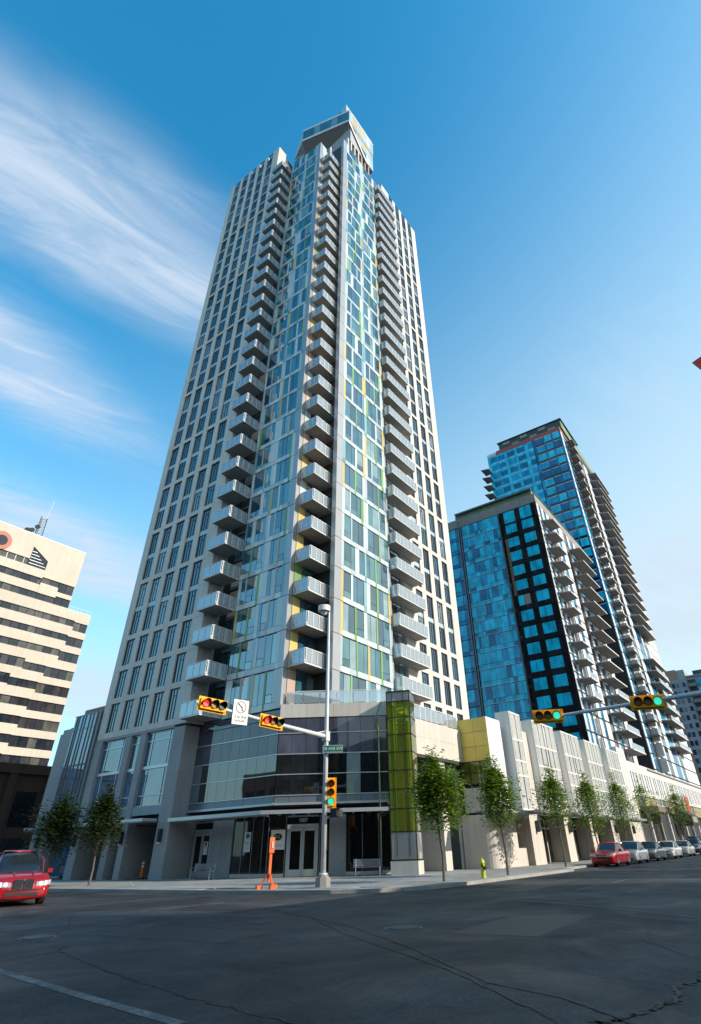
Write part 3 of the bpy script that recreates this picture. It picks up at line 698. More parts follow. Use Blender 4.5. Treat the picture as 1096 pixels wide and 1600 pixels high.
# canopy with ribs round the corner
cn=MB(); n_=Vector((-.817,-.577)); a0=Vector((31,39.4)); b0=Vector((31,30.5)); c0=Vector((35.6,24.0))
fr=[(29.3,39.4),(29.3,29.95),(34.35,22.8)]
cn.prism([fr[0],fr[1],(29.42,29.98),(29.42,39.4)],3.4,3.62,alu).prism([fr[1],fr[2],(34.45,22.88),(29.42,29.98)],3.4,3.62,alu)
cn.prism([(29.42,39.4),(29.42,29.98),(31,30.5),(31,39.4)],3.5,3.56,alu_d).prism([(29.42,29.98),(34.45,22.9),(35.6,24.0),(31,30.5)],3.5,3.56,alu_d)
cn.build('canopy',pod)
for i in range(9): px_('canopy_rib',pod,29.42,30.9+i*1.0,30.98+i*1.0,0,1.56,3.36,3.5,alu)
for i in range(8): pc('canopy_rib',pod,FC,.5+i*.98,.58+i*.98,-1.5,-.05,3.36,3.5,alu)
# numbers over the door, signs in the glass
put('house_number',textmesh('1007',.3,white),pod,FM(FC)@T(2.0,.6,3.1)@UPR)
def notice(name,label,FR,u,v,z,wd,h,lines,logo=None):
    t=thing(name,label,'notice',tuple((FM(FR)@Vector((u,v,z)))))
    t.matrix_basis=FM(FR)@T(u,v,z); W[t.name]=FM(FR)@T(u,v,z); MM=W[t.name]
    b=MB(); b.box(-wd/2,wd/2,0,.012,-h/2,h/2,mat('notice_white',(.7,.73,.72),.5)); b.build('board',t,MM)
    if logo:
        e=MB(); r=wd*.3; e.tube([(0,-.001,h*logo),(0,-.008,h*logo)],[r,r],black,n=24); me=e.mesh(); 
        for v_ in me.vertices: v_.co.z=h*logo+(v_.co.z-h*logo)*.7
        put('logo_oval',me,t,MM)
        put('lettering',textmesh('PCL',wd*.24,mat('logo_gold',(.6,.42,.03),.5)),t,MM@T(0,-.012,h*logo)@UPR)
    ty=mat('notice_print',(.04,.1,.08),.6)
    for (s,zz_,sz) in lines: put('lettering',textmesh(s,sz,ty,.002),t,MM@T(0,-.004,zz_)@UPR)
notice('window_sign','square white sign with black and gold oval logo left of the glass double doors',FC,.35,.62,2.05,.95,1.1,[('PRESENTATION CENTRE',-.32,.075)],.14)
notice('window_sign','narrow white notice with small round black emblem in the dark shop window',FL,-33.6,.85,2.0,.62,1.15,[('PRESENTATION',-.02,.07),('CENTRE',-.12,.07),('12 - 6 PM',-.25,.07),('SAT - SUN',-.36,.07)],.3)
notice('door_notice','small white notice on the right leaf of the left entrance door',FL,-37.85,.8,1.75,.45,.8,[('PARKING',.12,.07),('AT REAR',.02,.07),('THANK YOU',-.2,.06)],.33)
# --- lime glass lantern
lan=MB(); LX,LY=34.1,23.1; FLn=(LX,LY,math.atan2(-1.6,.6)); LW=1.71
lant=put('glass_lantern',None,pod,FM(FLn))
pc('lantern_base',lant,FLn,-.02,LW+.02,-.05,LW,0,.7,stone_p)
st=MB()
for u in (.0,LW-.06): 
    for v in (0,LW-.06): st.box(u,u+.06,v,v+.06,.9,10.7,black)
zs=[.72,2.2,3.45,4.55,5.65,6.75,7.85,8.95,10.0,10.66]
for z in zs:
    st.box(0,LW,-.02,.03,z,z+.06,black).box(0,LW,LW-.03,LW+.02,z,z+.06,black).box(-.02,.03,0,LW,z,z+.06,black).box(LW-.03,LW+.02,0,LW,z,z+.06,black)
st.box(0,LW,0,LW,10.7,10.76,steel_d)
st.box(.42,.45,-.01,.02,.95,10.6,steel_d).box(1.24,1.27,-.01,.02,.95,10.6,steel_d)
st.build('lantern_frame',lant,FM(FLn))
for i in range(9):
    m_=lime if 0<i<8 else clear('frost_glass',(.8,.85,.85),gloss=.05,trans=.6,diff=(.6,.6,.6))
    z0,z1=zs[i]+.07,zs[i+1]-.01
    pc('lantern_glass',lant,FLn,.07,LW-.07,.0,.015,z0,z1,m_); pc('lantern_glass',lant,FLn,.0,.015,.07,LW-.07,z0,z1,m_); pc('lantern_glass',lant,FLn,LW-.015,LW,.07,LW-.07,z0,z1,m_)
    pc('lantern_glass',lant,FLn,.07,LW-.07,LW-.015,LW,z0,z1,m_)
inn=MB()
for i in range(6):
    inn.tube([(.55+.12*(i%3),.6+.25*(i//3),.9),(.5+.15*(i%3),.55+.3*(i//3),7.0)],.035,mat('timber_pole',(.2,.11,.05),.7),n=6)
inn.box(.45,.5,.5,.55,.9,10.2,steel_d).box(1.2,1.25,.5,.55,.9,10.2,steel_d)
inn.box(.5,1.2,.9,1.4,.95,8.0,mat('timber_dark',(.09,.06,.035),.7,noise=(2,.3))).box(.12,.46,1.3,1.4,.95,10,white).box(1.24,1.6,1.3,1.4,.95,10,white)
inn.build('lantern_core',lant,FM(FLn))
inn=MB()
for i in range(7): inn.add([(.5,.5,8.0+i*.3),(1.2,.6,8.15+i*.3),(1.2,1.2,8.15+i*.3),(.5,1.1,8.0+i*.3)],[(0,1,2,3)],alu)
inn.build('lantern_louvre',lant,FM(FLn))
dp=MB(); dp.tube([(34.2,23.9,0),(34.2,23.9,9.3)],.05,alu_d,n=8); dp.tube([(34.2,23.9,8.2),(34.0,24.0,9.0),(34.3,23.7,10.2)],.05,alu_d,n=6); dp.build('downpipe',pod)
# --- beam, column and the recess behind them
for i in range(5):
    u0=36.6+i*1.49
    for z0,z1 in ((6.95,8.1),(8.11,9.3)): py_('stone_panel',pod,22.5,u0+.006,u0+1.484,0,.5,z0,z1,stone_p)
bx('soffit_panel',pod,36.6,44.0,22.55,26.4,6.75,6.93,core_d)
bx('stone_column',pod,40.35,41.25,22.7,25.3,0,6.74,stone_p)
for i in range(7):
    for z0,z1 in ((.2,3.2),(3.25,6.6)): py_('shop_glass',pod,26.3,36.3+i*1.1,37.35+i*1.1,0,.06,z0,z1,g_shop)
tealw=mat('teal_wall',(.05,.09,.1),.5,noise=(.6,.1)); bx('teal_panel',pod,43.5,43.95,23.1,25.8,0,6.9,tealw); bx('wall_edge',pod,43.3,43.6,22.95,23.1,0,6.9,alu)
# yellow corner
for i,(y0,y1) in enumerate(((20.12,21.3),(21.31,22.5),(22.51,22.95))):
    for z0,z1 in ((6.96,7.99),(8.0,9.06),(9.07,10.1)): px_('yellow_panel',pod,44.07,y0,y1-.01,0,.25,z0,z1-.015,yellow_p)
for i in range(3):
    for z0,z1 in ((5.4,6.1),(6.15,6.9)):
        px_('lime_window',pod,44.1,20.15+i*.95,21.07+i*.95,0,.05,z0,z1,lime)
for z in (5.34,6.1,6.9): px_('mullion',pod,44.05,20.1,23,0,.1,z,z+.05,steel_d)
for y in (21.08,22.03,22.98): px_('mullion',pod,44.05,y-.03,y+.03,0,.1,5.3,6.95,steel_d)
for i in range(6): px_('lime_window',pod,44.2,22.75,23.02,0,.05,.8+i*.76,1.52+i*.76,lime)
bx('lime_room_back',pod,46,46.2,20.4,23,5.2,6.9,white); bx('lime_room_side',pod,44.4,46,23.1,23.2,.6,6.9,tealw)
bx('stone_panel',pod,43.9,46.0,20.25,22.65,3.46,5.1,stone_p)
for z0,z1 in ((3.92,6.0),(6.01,8.0),(8.01,10.12)): py_('white_cladding',pod,20.1,44.1,46.8,0,.3,z0,z1,white)
cw=MB(); arc=[(43.55,22.9),(43.55,21.2)]+[(43.55+.9-.9*math.cos(a),21.2-.9*math.sin(a)) for a in [R(15*k) for k in range(1,7)]]+[(47.6,20.3),(47.6,20.7),(44.6,20.7),(44.1,21.2),(44.1,22.9)]
cw.prism(arc,0,3.3,stone_p); cw.build('curved_wall',pod)
bx('stone_panel',pod,46.9,49.3,20.4,20.9,0,1.15,stone_p)
# --- louvred bays and stone piers along the right street
finb=[(47.5,49.9),(52.67,58.25),(60.4,65.9),(67.95,73.65),(76.2,81.85)]
baym=mat('bay_white',(.76,.73,.68),.45,noise=(.8,.05),streak=.08)
def louvre_bay(x0,x1,zt):
    b=put('louvred_bay',None,pod,T(x0,19.45,0)); n=max(1,round((x1-x0)/2.6)); s=(x1-x0)/n
    bk=MB(); bk.box(.12,x1-x0-.1,.35,.9,3.6,zt-.3,alu_d); bk.box(0,.12,.12,1.3,3.6,zt,white); bk.box(x1-x0-.1,x1-x0,.12,.9,3.6,zt-.1,white); bk.build('bay_back',b,W[b.name])
    for i in range(n):
        a=i*s+.03; c=(i+1)*s-.03
        f=MB()
        f.box(a,a+.1,0,.14,3.6,zt,baym).box(c-.1,c,0,.14,3.6,zt,baym)
        for z in (3.6,6.0,7.1,8.7,zt-.12): f.box(a+.1,c-.1,-.01,.14,z,z+.12,baym)
        f.build('louvre_frame',b,W[b.name])
        l=MB(); k=max(6,int((c-a)/.23))
        for j in range(1,k):
            u=a+.1+(c-a-.2)*j/k
            if (j*7+i*3)%5==0: continue
            l.box(u-.055,u+.055,.0,.1,3.7,zt-.1,baym)
        l.build('louvre_blades',b,W[b.name])
        for j,(z0,z1) in enumerate(((3.75,5.95),(6.1,7.05),(7.25,8.65),(8.85,zt-.2))): pc('bay_glass',b,(x0,19.45,0),a+.12,c-.12,.24,.28,z0,z1,g_podb if j%2==0 else p_pale)
for (a,b) in finb: louvre_bay(a,b,10.95)
pier_x=[(50.1,52.5),(58.35,60.3),(66.0,67.85),(73.75,76.1),(82,83.4)]
for (a,b) in pier_x:
    for z0,z1 in ((0,3.35),(3.36,6.6),(6.61,9.9)): py_('stone_panel',pod,20.1,a,b,0,.7,z0,z1,stone_p)
    py_('pier_return',pod,20.1,a+.02,b-.02,.72,2.2,0,3.35,stone_p)
    l=MB(); l.box((a+b)/2-.12,(a+b)/2+.12,19.8,20.1,2.2,3.0,steel_d); l.build('wall_light',pod)
for i in range(5):
    x0=83.5+i*.78; py_('stone_panel',pod,19.9,x0+.01,x0+.77,0,.6,3.5,11.9,stone_p if i%2 else white)
py_('stone_panel',pod,20.1,83.5,87.4,0,.5,0,3.4,stone_p)
for i,(a,b) in enumerate(((47.0,50.0),(52.6,58.2),(60.4,65.9),(67.95,73.6),(76.2,81.9))):
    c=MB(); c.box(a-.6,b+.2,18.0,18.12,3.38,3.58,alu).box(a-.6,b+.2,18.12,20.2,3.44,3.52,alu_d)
    for k in range(int((b-a)/1.0)): c.box(a+k,a+k+.07,18.12,20.1,3.34,3.44,alu)
    c.build('canopy',pod)
    n=max(2,round((b-a)/1.15)); s=(b-a)/n
    for k in range(n):
        py_('shop_glass',pod,21.6,a+k*s+.04,a+(k+1)*s-.04,0,.06,.15,3.3,g_shop)
        py_('door_frame',pod,21.52,a+k*s-.05,a+k*s+.05,0,.14,0,3.3,white)
    py_('door_frame',pod,21.52,a,b,0,.14,2.5,2.62,white)
cp=MB(); cp.box(41.5,47.2,18.6,18.72,3.3,3.52,alu).box(41.5,47.2,18.72,20.6,3.36,3.44,alu_d)
for k in range(6): cp.box(41.7+k,41.78+k,18.72,20.2,3.2,3.36,alu)
cp.build('canopy',pod)
# grass on the podium roof
def tuft(name,label,x0,x1,y0,y1,z,n,h):
    mb=MB(); rr=random.Random(3)
    for i in range(n):
        x=rr.uniform(x0,x1); y=rr.uniform(y0,y1); a=rr.uniform(0,6.28); l_=h*rr.uniform(.5,1); dx,dy=math.cos(a)*.06,math.sin(a)*.06; lx,ly=rr.uniform(-.3,.3),rr.uniform(-.3,.3)
        mb.add([(x-dx,y-dy,z),(x+dx,y+dy,z),(x+lx+dx*.3,y+ly,z+l_),(x+lx-dx*.3,y+ly,z+l_)],[(0,1,2,3)],leafm)
    return tag(mb.build(name),label,'plants',kind='stuff')
tuft('rooftop_plants','green planting on the podium roof between the white louvred bays',62,88,20.6,22.5,9.7,1300,2.0)
# ================================================================ BLUE GLASS BUILDINGS
bl1=thing('glass_building','blue glass mid-rise with dark frames and pointed concrete balconies, in front of its taller twin','building',(92.5,25.6,0))
S=MB(); S.box(92.7,122,25.85,47,10,57.0,core_d).box(92.6,122,25.7,45.5,57.0,59.0,conc); S.build('wall',bl1)
FB=2.95
r2=random.Random(9)
def b1(name,y0,y1,z0,z1,m,v0=0,v1=.15): return px_(name,bl1,92.5,y0,y1,v0,v1,z0,z1,m)
for k in range(16):
    zt=56.95-FB*k; zb=zt-FB            # one storey
    # two columns of paired blue windows in a dark grid
    for (a,b) in ((26.87,29.17),(30.31,32.58)):
        m1=(a+b)/2+.1
        h=.75 if k else .1
        for (c,d) in ((a,m1-.03),(m1+.03,b)):
            b1('blue_window',c,d,zb+h+.2,zt-.12,conc if r2.random()<.05 else g_blue)
            b1('dark_panel',c,d,zb+.03,zb+h+.16,g_black)
    for (a,b) in ((25.66,26.83),(29.21,30.27),(32.62,33.7)):
        m1=(a+b)/2
        for (c,d) in ((a,m1-.02),(m1+.02,b)): b1('dark_panel',c+.01,d,zb+.03,zt-.05,mat('exposed_sheathing',(.2,.11,.06),.8) if (a>32 and 2<=k<=5 and c<33) else g_black)
    # irregular curtain wall in the middle
    y=33.95
    while y<42.1:
        wd=r2.choice([.5,.8,1.0,1.25]); wd=min(wd,42.15-y)
        if wd<.3: break
        mm=r2.choice([g_blue,g_blue,g_blue,g_blued,g_blued,g_blue,g_blue,g_blued,g_blue,g_blue])
        b1('blue_window',y+.02,y+wd-.02,zb+.85,zt-.12,mm); b1('blue_spandrel',y+.02,y+wd-.02,zb+.03,zb+.8,g_blue if r2.random()<.6 else g_blued)
        y+=wd
    b1('floor_edge',33.8,42.3,zb-.03,zb+.03,alu,-.06,.1)
    for (a,b) in ((42.9,43.6),(43.65,44.9),(45,46.3)):
        b1('blue_window' if a>43.5 else 'dark_panel',a,b,zb+.8,zt-.1,g_blue if a>43.5 else g_blued); b1('dark_panel',a,b,zb+.03,zb+.74,g_blued)
for y in (33.75,42.35,42.75): b1('steel_rib',y-.06,y+.06,10,57,alu_d,-.25,.2)
b1('dark_slot',42.42,42.7,10,56.9,core_d,-.02,.1)
# concrete crown with membrane edge
px_('parapet_panel',bl1,92.5,25.6,33.7,-.05,.4,57.05,58.75,conc); px_('parapet_panel',bl1,92.5,33.75,42.2,.05,.4,57.0,58.6,conc); px_('parapet_panel',bl1,92.5,42.9,46.5,-.2,.4,56.95,58.5,conc)
rv=MB(); rv.box(92.9,118,26.2,43.4,59,60.2,green_mem).box(92.2,92.5,26.0,43.2,60.0,60.25,alu_d).box(92.2,118,26,43.2,60.2,60.3,alu_d); rv.build('roof',bl1)
# right face with balconies (plane Y=25.6)
wl=mat('white_render',(.66,.66,.66),.6,noise=[(.8,.12),(3,.12)])
for k in range(16):
    zb=56.95-FB*(k+1)
    for (a,b,m_) in ((92.55,93.6,wl),(93.7,94.8,g_blued),(94.9,96.2,wl),(96.3,97.6,g_blued),(97.7,99.4,wl),(99.5,101,g_off),(101.1,103,wl),(103.1,104.6,g_blued),(104.7,107.5,wl),(107.6,110,g_off),(110.1,111.5,wl),(111.6,114,g_blued),(114.1,116,wl),(116.1,118.5,g_off),(118.6,121.5,wl)):
        nm='render_panel' if m_ is wl else 'blue_window'
        py_(nm,bl1,25.6,a+.03,b-.03,0 if m_ is wl else .12,.25,zb+.2,zb+FB-.1,m_)
    if k: 
        py_('fin_wall',bl1,25.6,98.2,98.4,-.5,0,zb,zb+FB-.5,wl)
slab=mat('balcony_concrete',(.24,.22,.21),.85,noise=(1,.08)); slabe=mat('slab_edge',(.62,.6,.57),.7)
def pslab(par,x0,x1,y0,y1,z,sk=.5,name='balcony_slab',gl=True):
    mb=MB(); mb.prism([(x0+sk,y0),(x1,y0),(x1+sk*.4,y1),(x0,y1)],z,z+.18,slab)
    mb.prism([(x0+sk,y0-.03),(x1,y0-.03),(x1,y0),(x0+sk,y0)],z-.01,z+.22,slabe)
    o=mb.build(name,par)
    if gl:
        mb=MB(); mb.box(x0+sk+.1,x1-.1,y0+.05,y0+.07,z+.2,z+1.15,guard).box(x0+sk+.1,x1-.1,y0+.03,y0+.08,z+1.15,z+1.19,white); mb.build('glass_guard',o)
    return o
for k in range(1,13): pslab(bl1,92.9,97.8,23.4,25.55,46.84+FB*3-FB*k-.0,.9,gl=k>9)
for k in range(0,14): pslab(bl1,108.7,118.3,23.2,25.55,46.84+FB*2-FB*k-.01,.5,gl=k>9)
bl2=thing('glass_tower_under_construction','tallest blue glass tower with red and green membrane roof, behind the lower blue building','tower',(133,25.2,0))
S=MB(); S.box(133.2,187,25.4,48.6,8,101.8,core_d); S.build('wall',bl2)
def b2(name,y0,y1,z0,z1,m,v0=0,v1=.15): return px_(name,bl2,133,y0,y1,v0,v1,z0,z1,m)
for k in range(19):
    zt=101.8-FB*k; zb=zt-FB
    for (a,b) in ((25.7,27.7),(28.1,30.15),(30.45,33.1)):
        b2('blue_window',a,b,zb+.75,zt-.25,g_blued if r2.random()<.6 else g_blue); b2('dark_panel',a,b,zb+.03,zb+.7,g_black); b2('white_lintel',a,b,zt-.22,zt-.06,white,-.05,.1)
    for (a,b) in ((25.25,25.66),(27.75,28.05),(30.2,30.4),(33.15,33.75)): b2('dark_panel',a,b,zb+.03,zt-.02,g_blued)
    if k<9:
        for (a,b) in ((33.95,35.4),(36.6,38.9),(39.9,42.1),(43.1,45.2),(45.5,47.6)):
            b2('blue_window',a,b,zb+.6,zt-1.95+1.2,g_blued,.02,.17)
            b2('blue_spandrel',a,b,zb+.03,zb+.55,g_blue); b2('blue_spandrel',a,b,zt-.7,zt-.05,g_blue)
        for (a,b) in ((35.45,36.55),(38.95,39.85),(42.15,43.05),(45.25,45.45),(47.65,48.6)): b2('blue_spandrel',a,b,zb+.03,zt-.05,g_blue)
        b2('white_lintel',33.95,48.6,zb-.04,zb+.05,white,-.05,.05)
rr=MB(); rr.box(133,186,25.2,45.5,101.85,103.2,red_mem).box(133.0,135,45.6,48.6,101.85,102.9,slabe)
rr.build('roof_band',bl2)
me_=MB(); me_.box(134,150,24.9,44.6,103.2,106.3,mat('mech_screen',(.035,.065,.06),.5)).box(133.7,150.3,24.3,45,106.3,106.55,steel_d)
for i in range(6): me_.box(133.85,134,26.5+i*2.9,28.7+i*2.9,104.9 if i%2 else 103.7,105.9 if i%2 else 104.5,conc)
me_.box(150,176,25.6,44,103.0,105.2,green_mem); me_.build('mechanical_floor',bl2)
gm=MB(); gm.prism([(134.2,24.7),(176,24.7),(176,24.9),(134.2,24.9)],[103.3,101.9,101.9,103.3],[106.2,104.5,104.5,106.2],green_mem); gm.build('membrane',bl2)
for k in range(31):
    zb=101.8-FB*(k+1)
    for (a,b,m_) in ((133.05,134.6,wl),(134.7,137,g_blued),(140.4,142.5,wl),(142.6,146,g_off),(146.1,150,wl),(150.1,154,g_off),(154.1,156,wl),(156.1,158,wl),(158.1,164,g_blued),(164.1,166,wl),(166.1,170,g_off),(170.1,172,wl),(172.1,187,wl)):
        py_('render_panel' if m_ is wl else 'blue_window',bl2,25.2,a+.03,b-.03,0,.2,zb+.2,zb+FB-.1,m_)
    py_('fin_wall',bl2,25.2,140.3,140.5,-1.4,0,zb,zb+FB-.4,wl)
for k in range(28): pslab(bl2,136.6,140.2,23.2,25.15,99.6-FB*k,.2,gl=k>20)
for k in range(28):
    if k in (18,19): continue
    pslab(bl2,157,174,22.9,25.15,99.4-FB*k,1.2,gl=k>20)
for k in range(5): pslab(bl2,129.6,133.1,47.8,50.1,95.8-FB*k,.6,gl=False)
# street block under them
bl3=thing('street_block','long pale street block with slotted upper wall and dark shopfronts beyond the louvred bays','building',(87.5,20.1,0))
S=MB(); S.box(87.6,190,20.5,28,0,10.3,core_d).box(100,190,19.9,28,10.3,10.5,conc); S.build('wall',bl3)
x=87.5; i=0
while x<160:
    wd=[1.3,.8,1.1,1.6,.7][i%5]
    py_('pale_panel',bl3,20.1,x,x+wd,0,.4,7.0,9.4,slabe); py_('slot_window',bl3,20.1,x+wd+.03,x+wd+.5,.2,.4,7.2,9.3,g_blued)
    x+=wd+.55; i+=1
for i in range(12):
    a=87.5+i*6.05; py_('pale_panel',bl3,20.1,a,a+6.0,-.02,.4,9.42,10.65,slabe); py_('pale_panel',bl3,20.1,a,a+6,-.1,.4,6.55,6.97,slabe)
goldm=mat('gold_screen',(.34,.27,.14),.5,noise=(1.5,.2))
for i in range(34):
    a=87.6+i*2.1
    if i%6 in (1,2): py_('dark_panel',bl3,20.1,a,a+2.0,.1,.4,4.9,6.5,g_black)
    else:
        py_('gold_screen',bl3,20.1,a,a+2.0,.05,.4,4.9,6.5,goldm)
    for k in range(2): py_('shop_glass',bl3,20.1,a+k*1.05+.03,a+k*1.05+.95,.5,.6,.2,4.8,g_shop)
    if i%3==0: py_('stone_pier',bl3,20.1,a-.2,a+.3,0,.6,0,4.85,slabe if i%2 else conc)
m=MB(); m.box(91.2,101.5,18.2,20.1,4.6,5.3,mat('marquee_brown',(.2,.15,.12),.6)).box(91.4,101.3,18.3,20,5.3,5.36,white)
for k in range(6): m.box(91.5+k*1.9,91.6+k*1.9,18.3,18.4,5.36,6.2,white)
m.box(91.4,101.3,18.3,18.38,6.2,6.28,white); m.build('marquee',bl3)
aw=thing('shop_awning','dark awning over a shopfront, with a pale blank sign face','awning',(112,19,3.6))
m=MB(); m.prism([(112,17.8),(118,17.8),(118,20),(112,20)],3.3,[4.6,4.6,6.0,6.0],black); m.box(112.6,116.6,17.74,17.8,3.7,4.5,conc); m.build('canvas',aw)
bn=thing('red_banner','red banner sign hanging on the wall at the right edge','banner',(121,19.4,6))
m=MB(); m.box(120,122.4,19.2,19.35,4.6,7.6,mat('banner_red',(.6,.05,.03),.5)); m.build('cloth',bn); m=MB(); m.tube([(119.8,19.3,7.65),(122.6,19.3,7.65)],.05,black); m.build('bracket',bn)
# far brick and grey apartment block
fa=thing('brick_apartment_block','distant brick and grey apartment block with stacked balconies at the right edge','building',(256,30,0))
S=MB(); S.box(256.3,290,27.5,42,0,58.6,core_l); S.build('wall',fa)
br2=mat('pink_brick',(.4,.24,.18),.85,noise=(.5,.06)); gry=mat('grey_cladding',(.3,.31,.35),.7,noise=(.5,.05))
fx=256
def q(name,y0,y1,z0,z1,m,v0=0,v1=.3): return px_(name,fa,fx,y0,y1,v0,v1,z0,z1,m)
q('brick_wall',30.4,37.5,0,58.9,br2,0,.25); q('cladding',27.6,33.5,0,55,gry,-.15,0); q('brick_wall',33.6,36,0,50,br2,-.1,0)
q('cladding',16,27.5,0,55.5,gry,.5,1.5)
for k in range(17):
    z=52-3*k
    for y in (28.3,30.6,32.2): q('window',y,y+1.1,z,z+1.7,g_wing,-.25,-.14)
    q('window',34.3,35.3,z,z+1.6,g_wing,-.25,-.09)
    q('balcony_slab',24.4,27.3,z-.4,z+.9,alu_d,-1.2,.5); q('window',24.5,27.2,z+.9,z+2.4,core_d,.3,.48)
    q('glass_bay',19.0,24.0,z,z+2.2,g_blue if k<3 else g_off,.1,.49)
rb=MB(); rb.box(256,290,16,27.5,55.4,56,conc).box(256,262,20,24.5,56,57.5,g_podb); rb.build('roof',fa)
# ================================================================ BEIGE OFFICE TOWER (plane Y=136.2)
bo=thing('beige_office_tower','beige concrete office tower with stepped dark window bands at the left','tower',(62,136.2,0))
YB=136.2
S=MB(); S.box(15,61.9,YB+.5,170,0,67.5,core_d).box(15,67.7,YB+.5,170,0,52.4,core_d); S.build('wall',bo)
def bb(name,x0,x1,z0,z1,m,v0=0,v1=.6): return py_(name,bo,YB,x0,x1,v0,v1,z0,z1,m)
stepx=[60.5,60.2,59.5,58.5,62.0,62.3,63.6,64.3]
prev=0
rows_b=[]
for k in range(9):            # storeys below the terrace, top down
    zt=50.25-3.72*k
    s2=64.3-.65*k; s1=s2-6.5
    rows_b.append((zt,s1,s2))
x0=15
zprev=52.45
for k,(zt,s1,s2) in enumerate(rows_b):
    # concrete band above the windows, stepped underside follows the glass below the band above
    zb_m=zt-1.55; zb_s=zt-(2.3 if k<3 else 2.35)
    nxt=rows_b[k+1][0] if k<8 else zt-3.72
    if k<3:
        segs=[(x0,s2,zt,zb_m),(s2,67.9,zt-.25,zb_s-.1)]
    else:
        a=56-(k-3)*2.0
        segs=[(x0,a-5,zt+.15,zb_m+.35 if k in (4,) else zb_m),(a-5,a,zt+.15,zb_m-.4),(a,s2-1.5,zt-.5,zb_m-.65),(s2-1.5,67.9,zt-.6,zb_m-1.25)]
    for (a,b,t_,bo_) in segs:
        if b<=a: continue
        n=max(1,round((b-a)/1.9)); s=(b-a)/n
        for i in range(n): bb('window_pane',a+i*s+.05,a+(i+1)*s-.05,bo_,t_,g_off,.3,.4)
        bb('concrete_band',a,b,t_,52.45 if k==0 else rows_b[k-1][0],beige,0,.5) if k==0 else None
        # band below this window piece down to the next row's glass line of the same x
    rows_b[k]=(zt,s1,s2,segs)
def glass_at(segs,x):
    for (a,b,t_,bt) in segs:
        if a<=x<b: return t_,bt
    return segs[-1][2:4]
for k in range(8):
    A_=rows_b[k][3]; B_=rows_b[k+1][3]
    xsn=sorted(set([a for a,_,_,_ in A_+B_]+[67.9]))
    for i in range(len(xsn)-1):
        a,b=xsn[i],xsn[i+1]; m_=(a+b)/2
        bb('concrete_band',a,b,glass_at(B_,m_)[0],glass_at(A_,m_)[1],beige,0,.5)
for (a,b,t_,bt) in rows_b[8][3]: bb('concrete_band',a,b,8,bt,beige,0,.5)
# storeys above the terrace
up=[(15,53.4,59.9+1.6,59.9),(15,53.6,58.2-.5,56.2),(15,57.9,54.6,53.1)]
bb('window_pane',15,49.3,60.05,61.6,g_off,.3,.4)
for i in range(18): bb('mullion',16+i*1.9,16.08+i*1.9,60.05,61.6,alu_d,.2,.31)
pent=MB(); pent.add([(49.4,YB+.2,60.1),(53.6,YB+.2,59.7),(53.6,YB+.2,62.3),(49.5,YB+.2,64.8)],[(0,1,2,3)],g_off)
for i in range(5): pent.box(49.5,53.5-i*.7,YB+.1,YB+.16,60.6+i*.75,60.72+i*.75,alu_d)
pent.build('slanted_window',bo)
W1=[]
bb('concrete_band',15,49.4,61.6,67.8,beige,0,.5); bb('concrete_band',53.65,61.95,58.3,67.8,beige,0,.5)
pb=MB(); pb.add([(49.4,YB,64.9),(53.65,YB,62.35),(53.65,YB,67.8),(49.4,YB,67.8),(49.4,YB+.5,64.9),(53.65,YB+.5,62.35),(53.65,YB+.5,67.8),(49.4,YB+.5,67.8)],[(0,1,2,3),(4,7,6,5),(0,4,5,1)],beige); pb.build('concrete_band',bo)
bb('concrete_band',15,53.65,57.9,60.0,beige,0,.5)
for i in range(20): bb('window_pane',15+i*1.9,16.82+i*1.9,56.3,57.85,g_off,.3,.4)
for (a,b,t_,bt) in ((53.7,58.0,58.25,56.9),(58.05,61.9,58.25,55.9),(58.0,61.9,54.7,52.8)):
    for i in range(2): bb('window_pane',a+i*(b-a)/2+.04,a+(i+1)*(b-a)/2-.04,bt,t_,g_off,.3,.4)
bb('concrete_band',15,53.6,54.35,56.25,beige,0,.5); bb('concrete_band',53.65,58.0,54.3,56.85,beige,0,.5); bb('concrete_band',58.0,61.95,54.75,55.85,beige,0,.5)
for i in range(22): bb('window_pane',15+i*1.94,16.88+i*1.94,52.75,54.3,g_off,.3,.4)
bb('concrete_band',15,61.95,52.45,52.72,beige,0,.5)
bb('concrete_band',62,67.95,50.6,52.5,beige,-.02,.5)
px_('side_wall',bo,61.9,YB,YB+20,-.03,.0,52.4,67.8,beige) if False else bx('side_wall',bo,61.92,62.0,YB+.5,YB+25,52.4,67.8,beige)
bx('side_wall',bo,67.85,67.95,YB+.5,YB+25,0,52.5,beige)
rp=MB(); rp.box(15,62.05,YB-.05,YB+25,67.8,67.95,alu_d).box(62,68,YB,YB+25,52.5,52.6,alu_d)
for i in range(7): rp.tube([(62.4+i*.9,YB+.2,52.6),(62.4+i*.9,YB+.2,53.5)],.04,alu_d,n=4)
rp.box(62.1,68,YB+.15,YB+.22,53.45,53.52,alu_d); rp.build('roof',bo)
ring=MB(); ring.tube([(42.2,YB+.02,63.6),(42.2,YB-.25,63.6)],[2.2,2.2],mat('rust_ring',(.42,.14,.09),.6),n=28); ring.tube([(42.2,YB-.26,63.6),(42.2,YB-.3,63.6)],[1.25,1.25],g_off,n=28); ring.build('round_window',bo)
ant=thing('rooftop_antenna','lattice antenna mast with dishes on the roof of the beige office tower','antenna',(50,140,68))
m=MB()
for dx,dy in ((-.9,0),(.9,0),(0,1.5)): m.tube([(50+dx,138+dy,67.9),(50+dx*.8,138+dy*.8,74)],.09,steel_d,n=5)
for i in range(7): m.tube([(49.1+.02*i,138,68.2+i*.8),(50.85-.02*i,138,69+i*.8)],.05,red_mem,n=4); m.tube([(50.85,138,68.2+i*.8),(49.1,138,69+i*.8)],.05,steel_d,n=4)
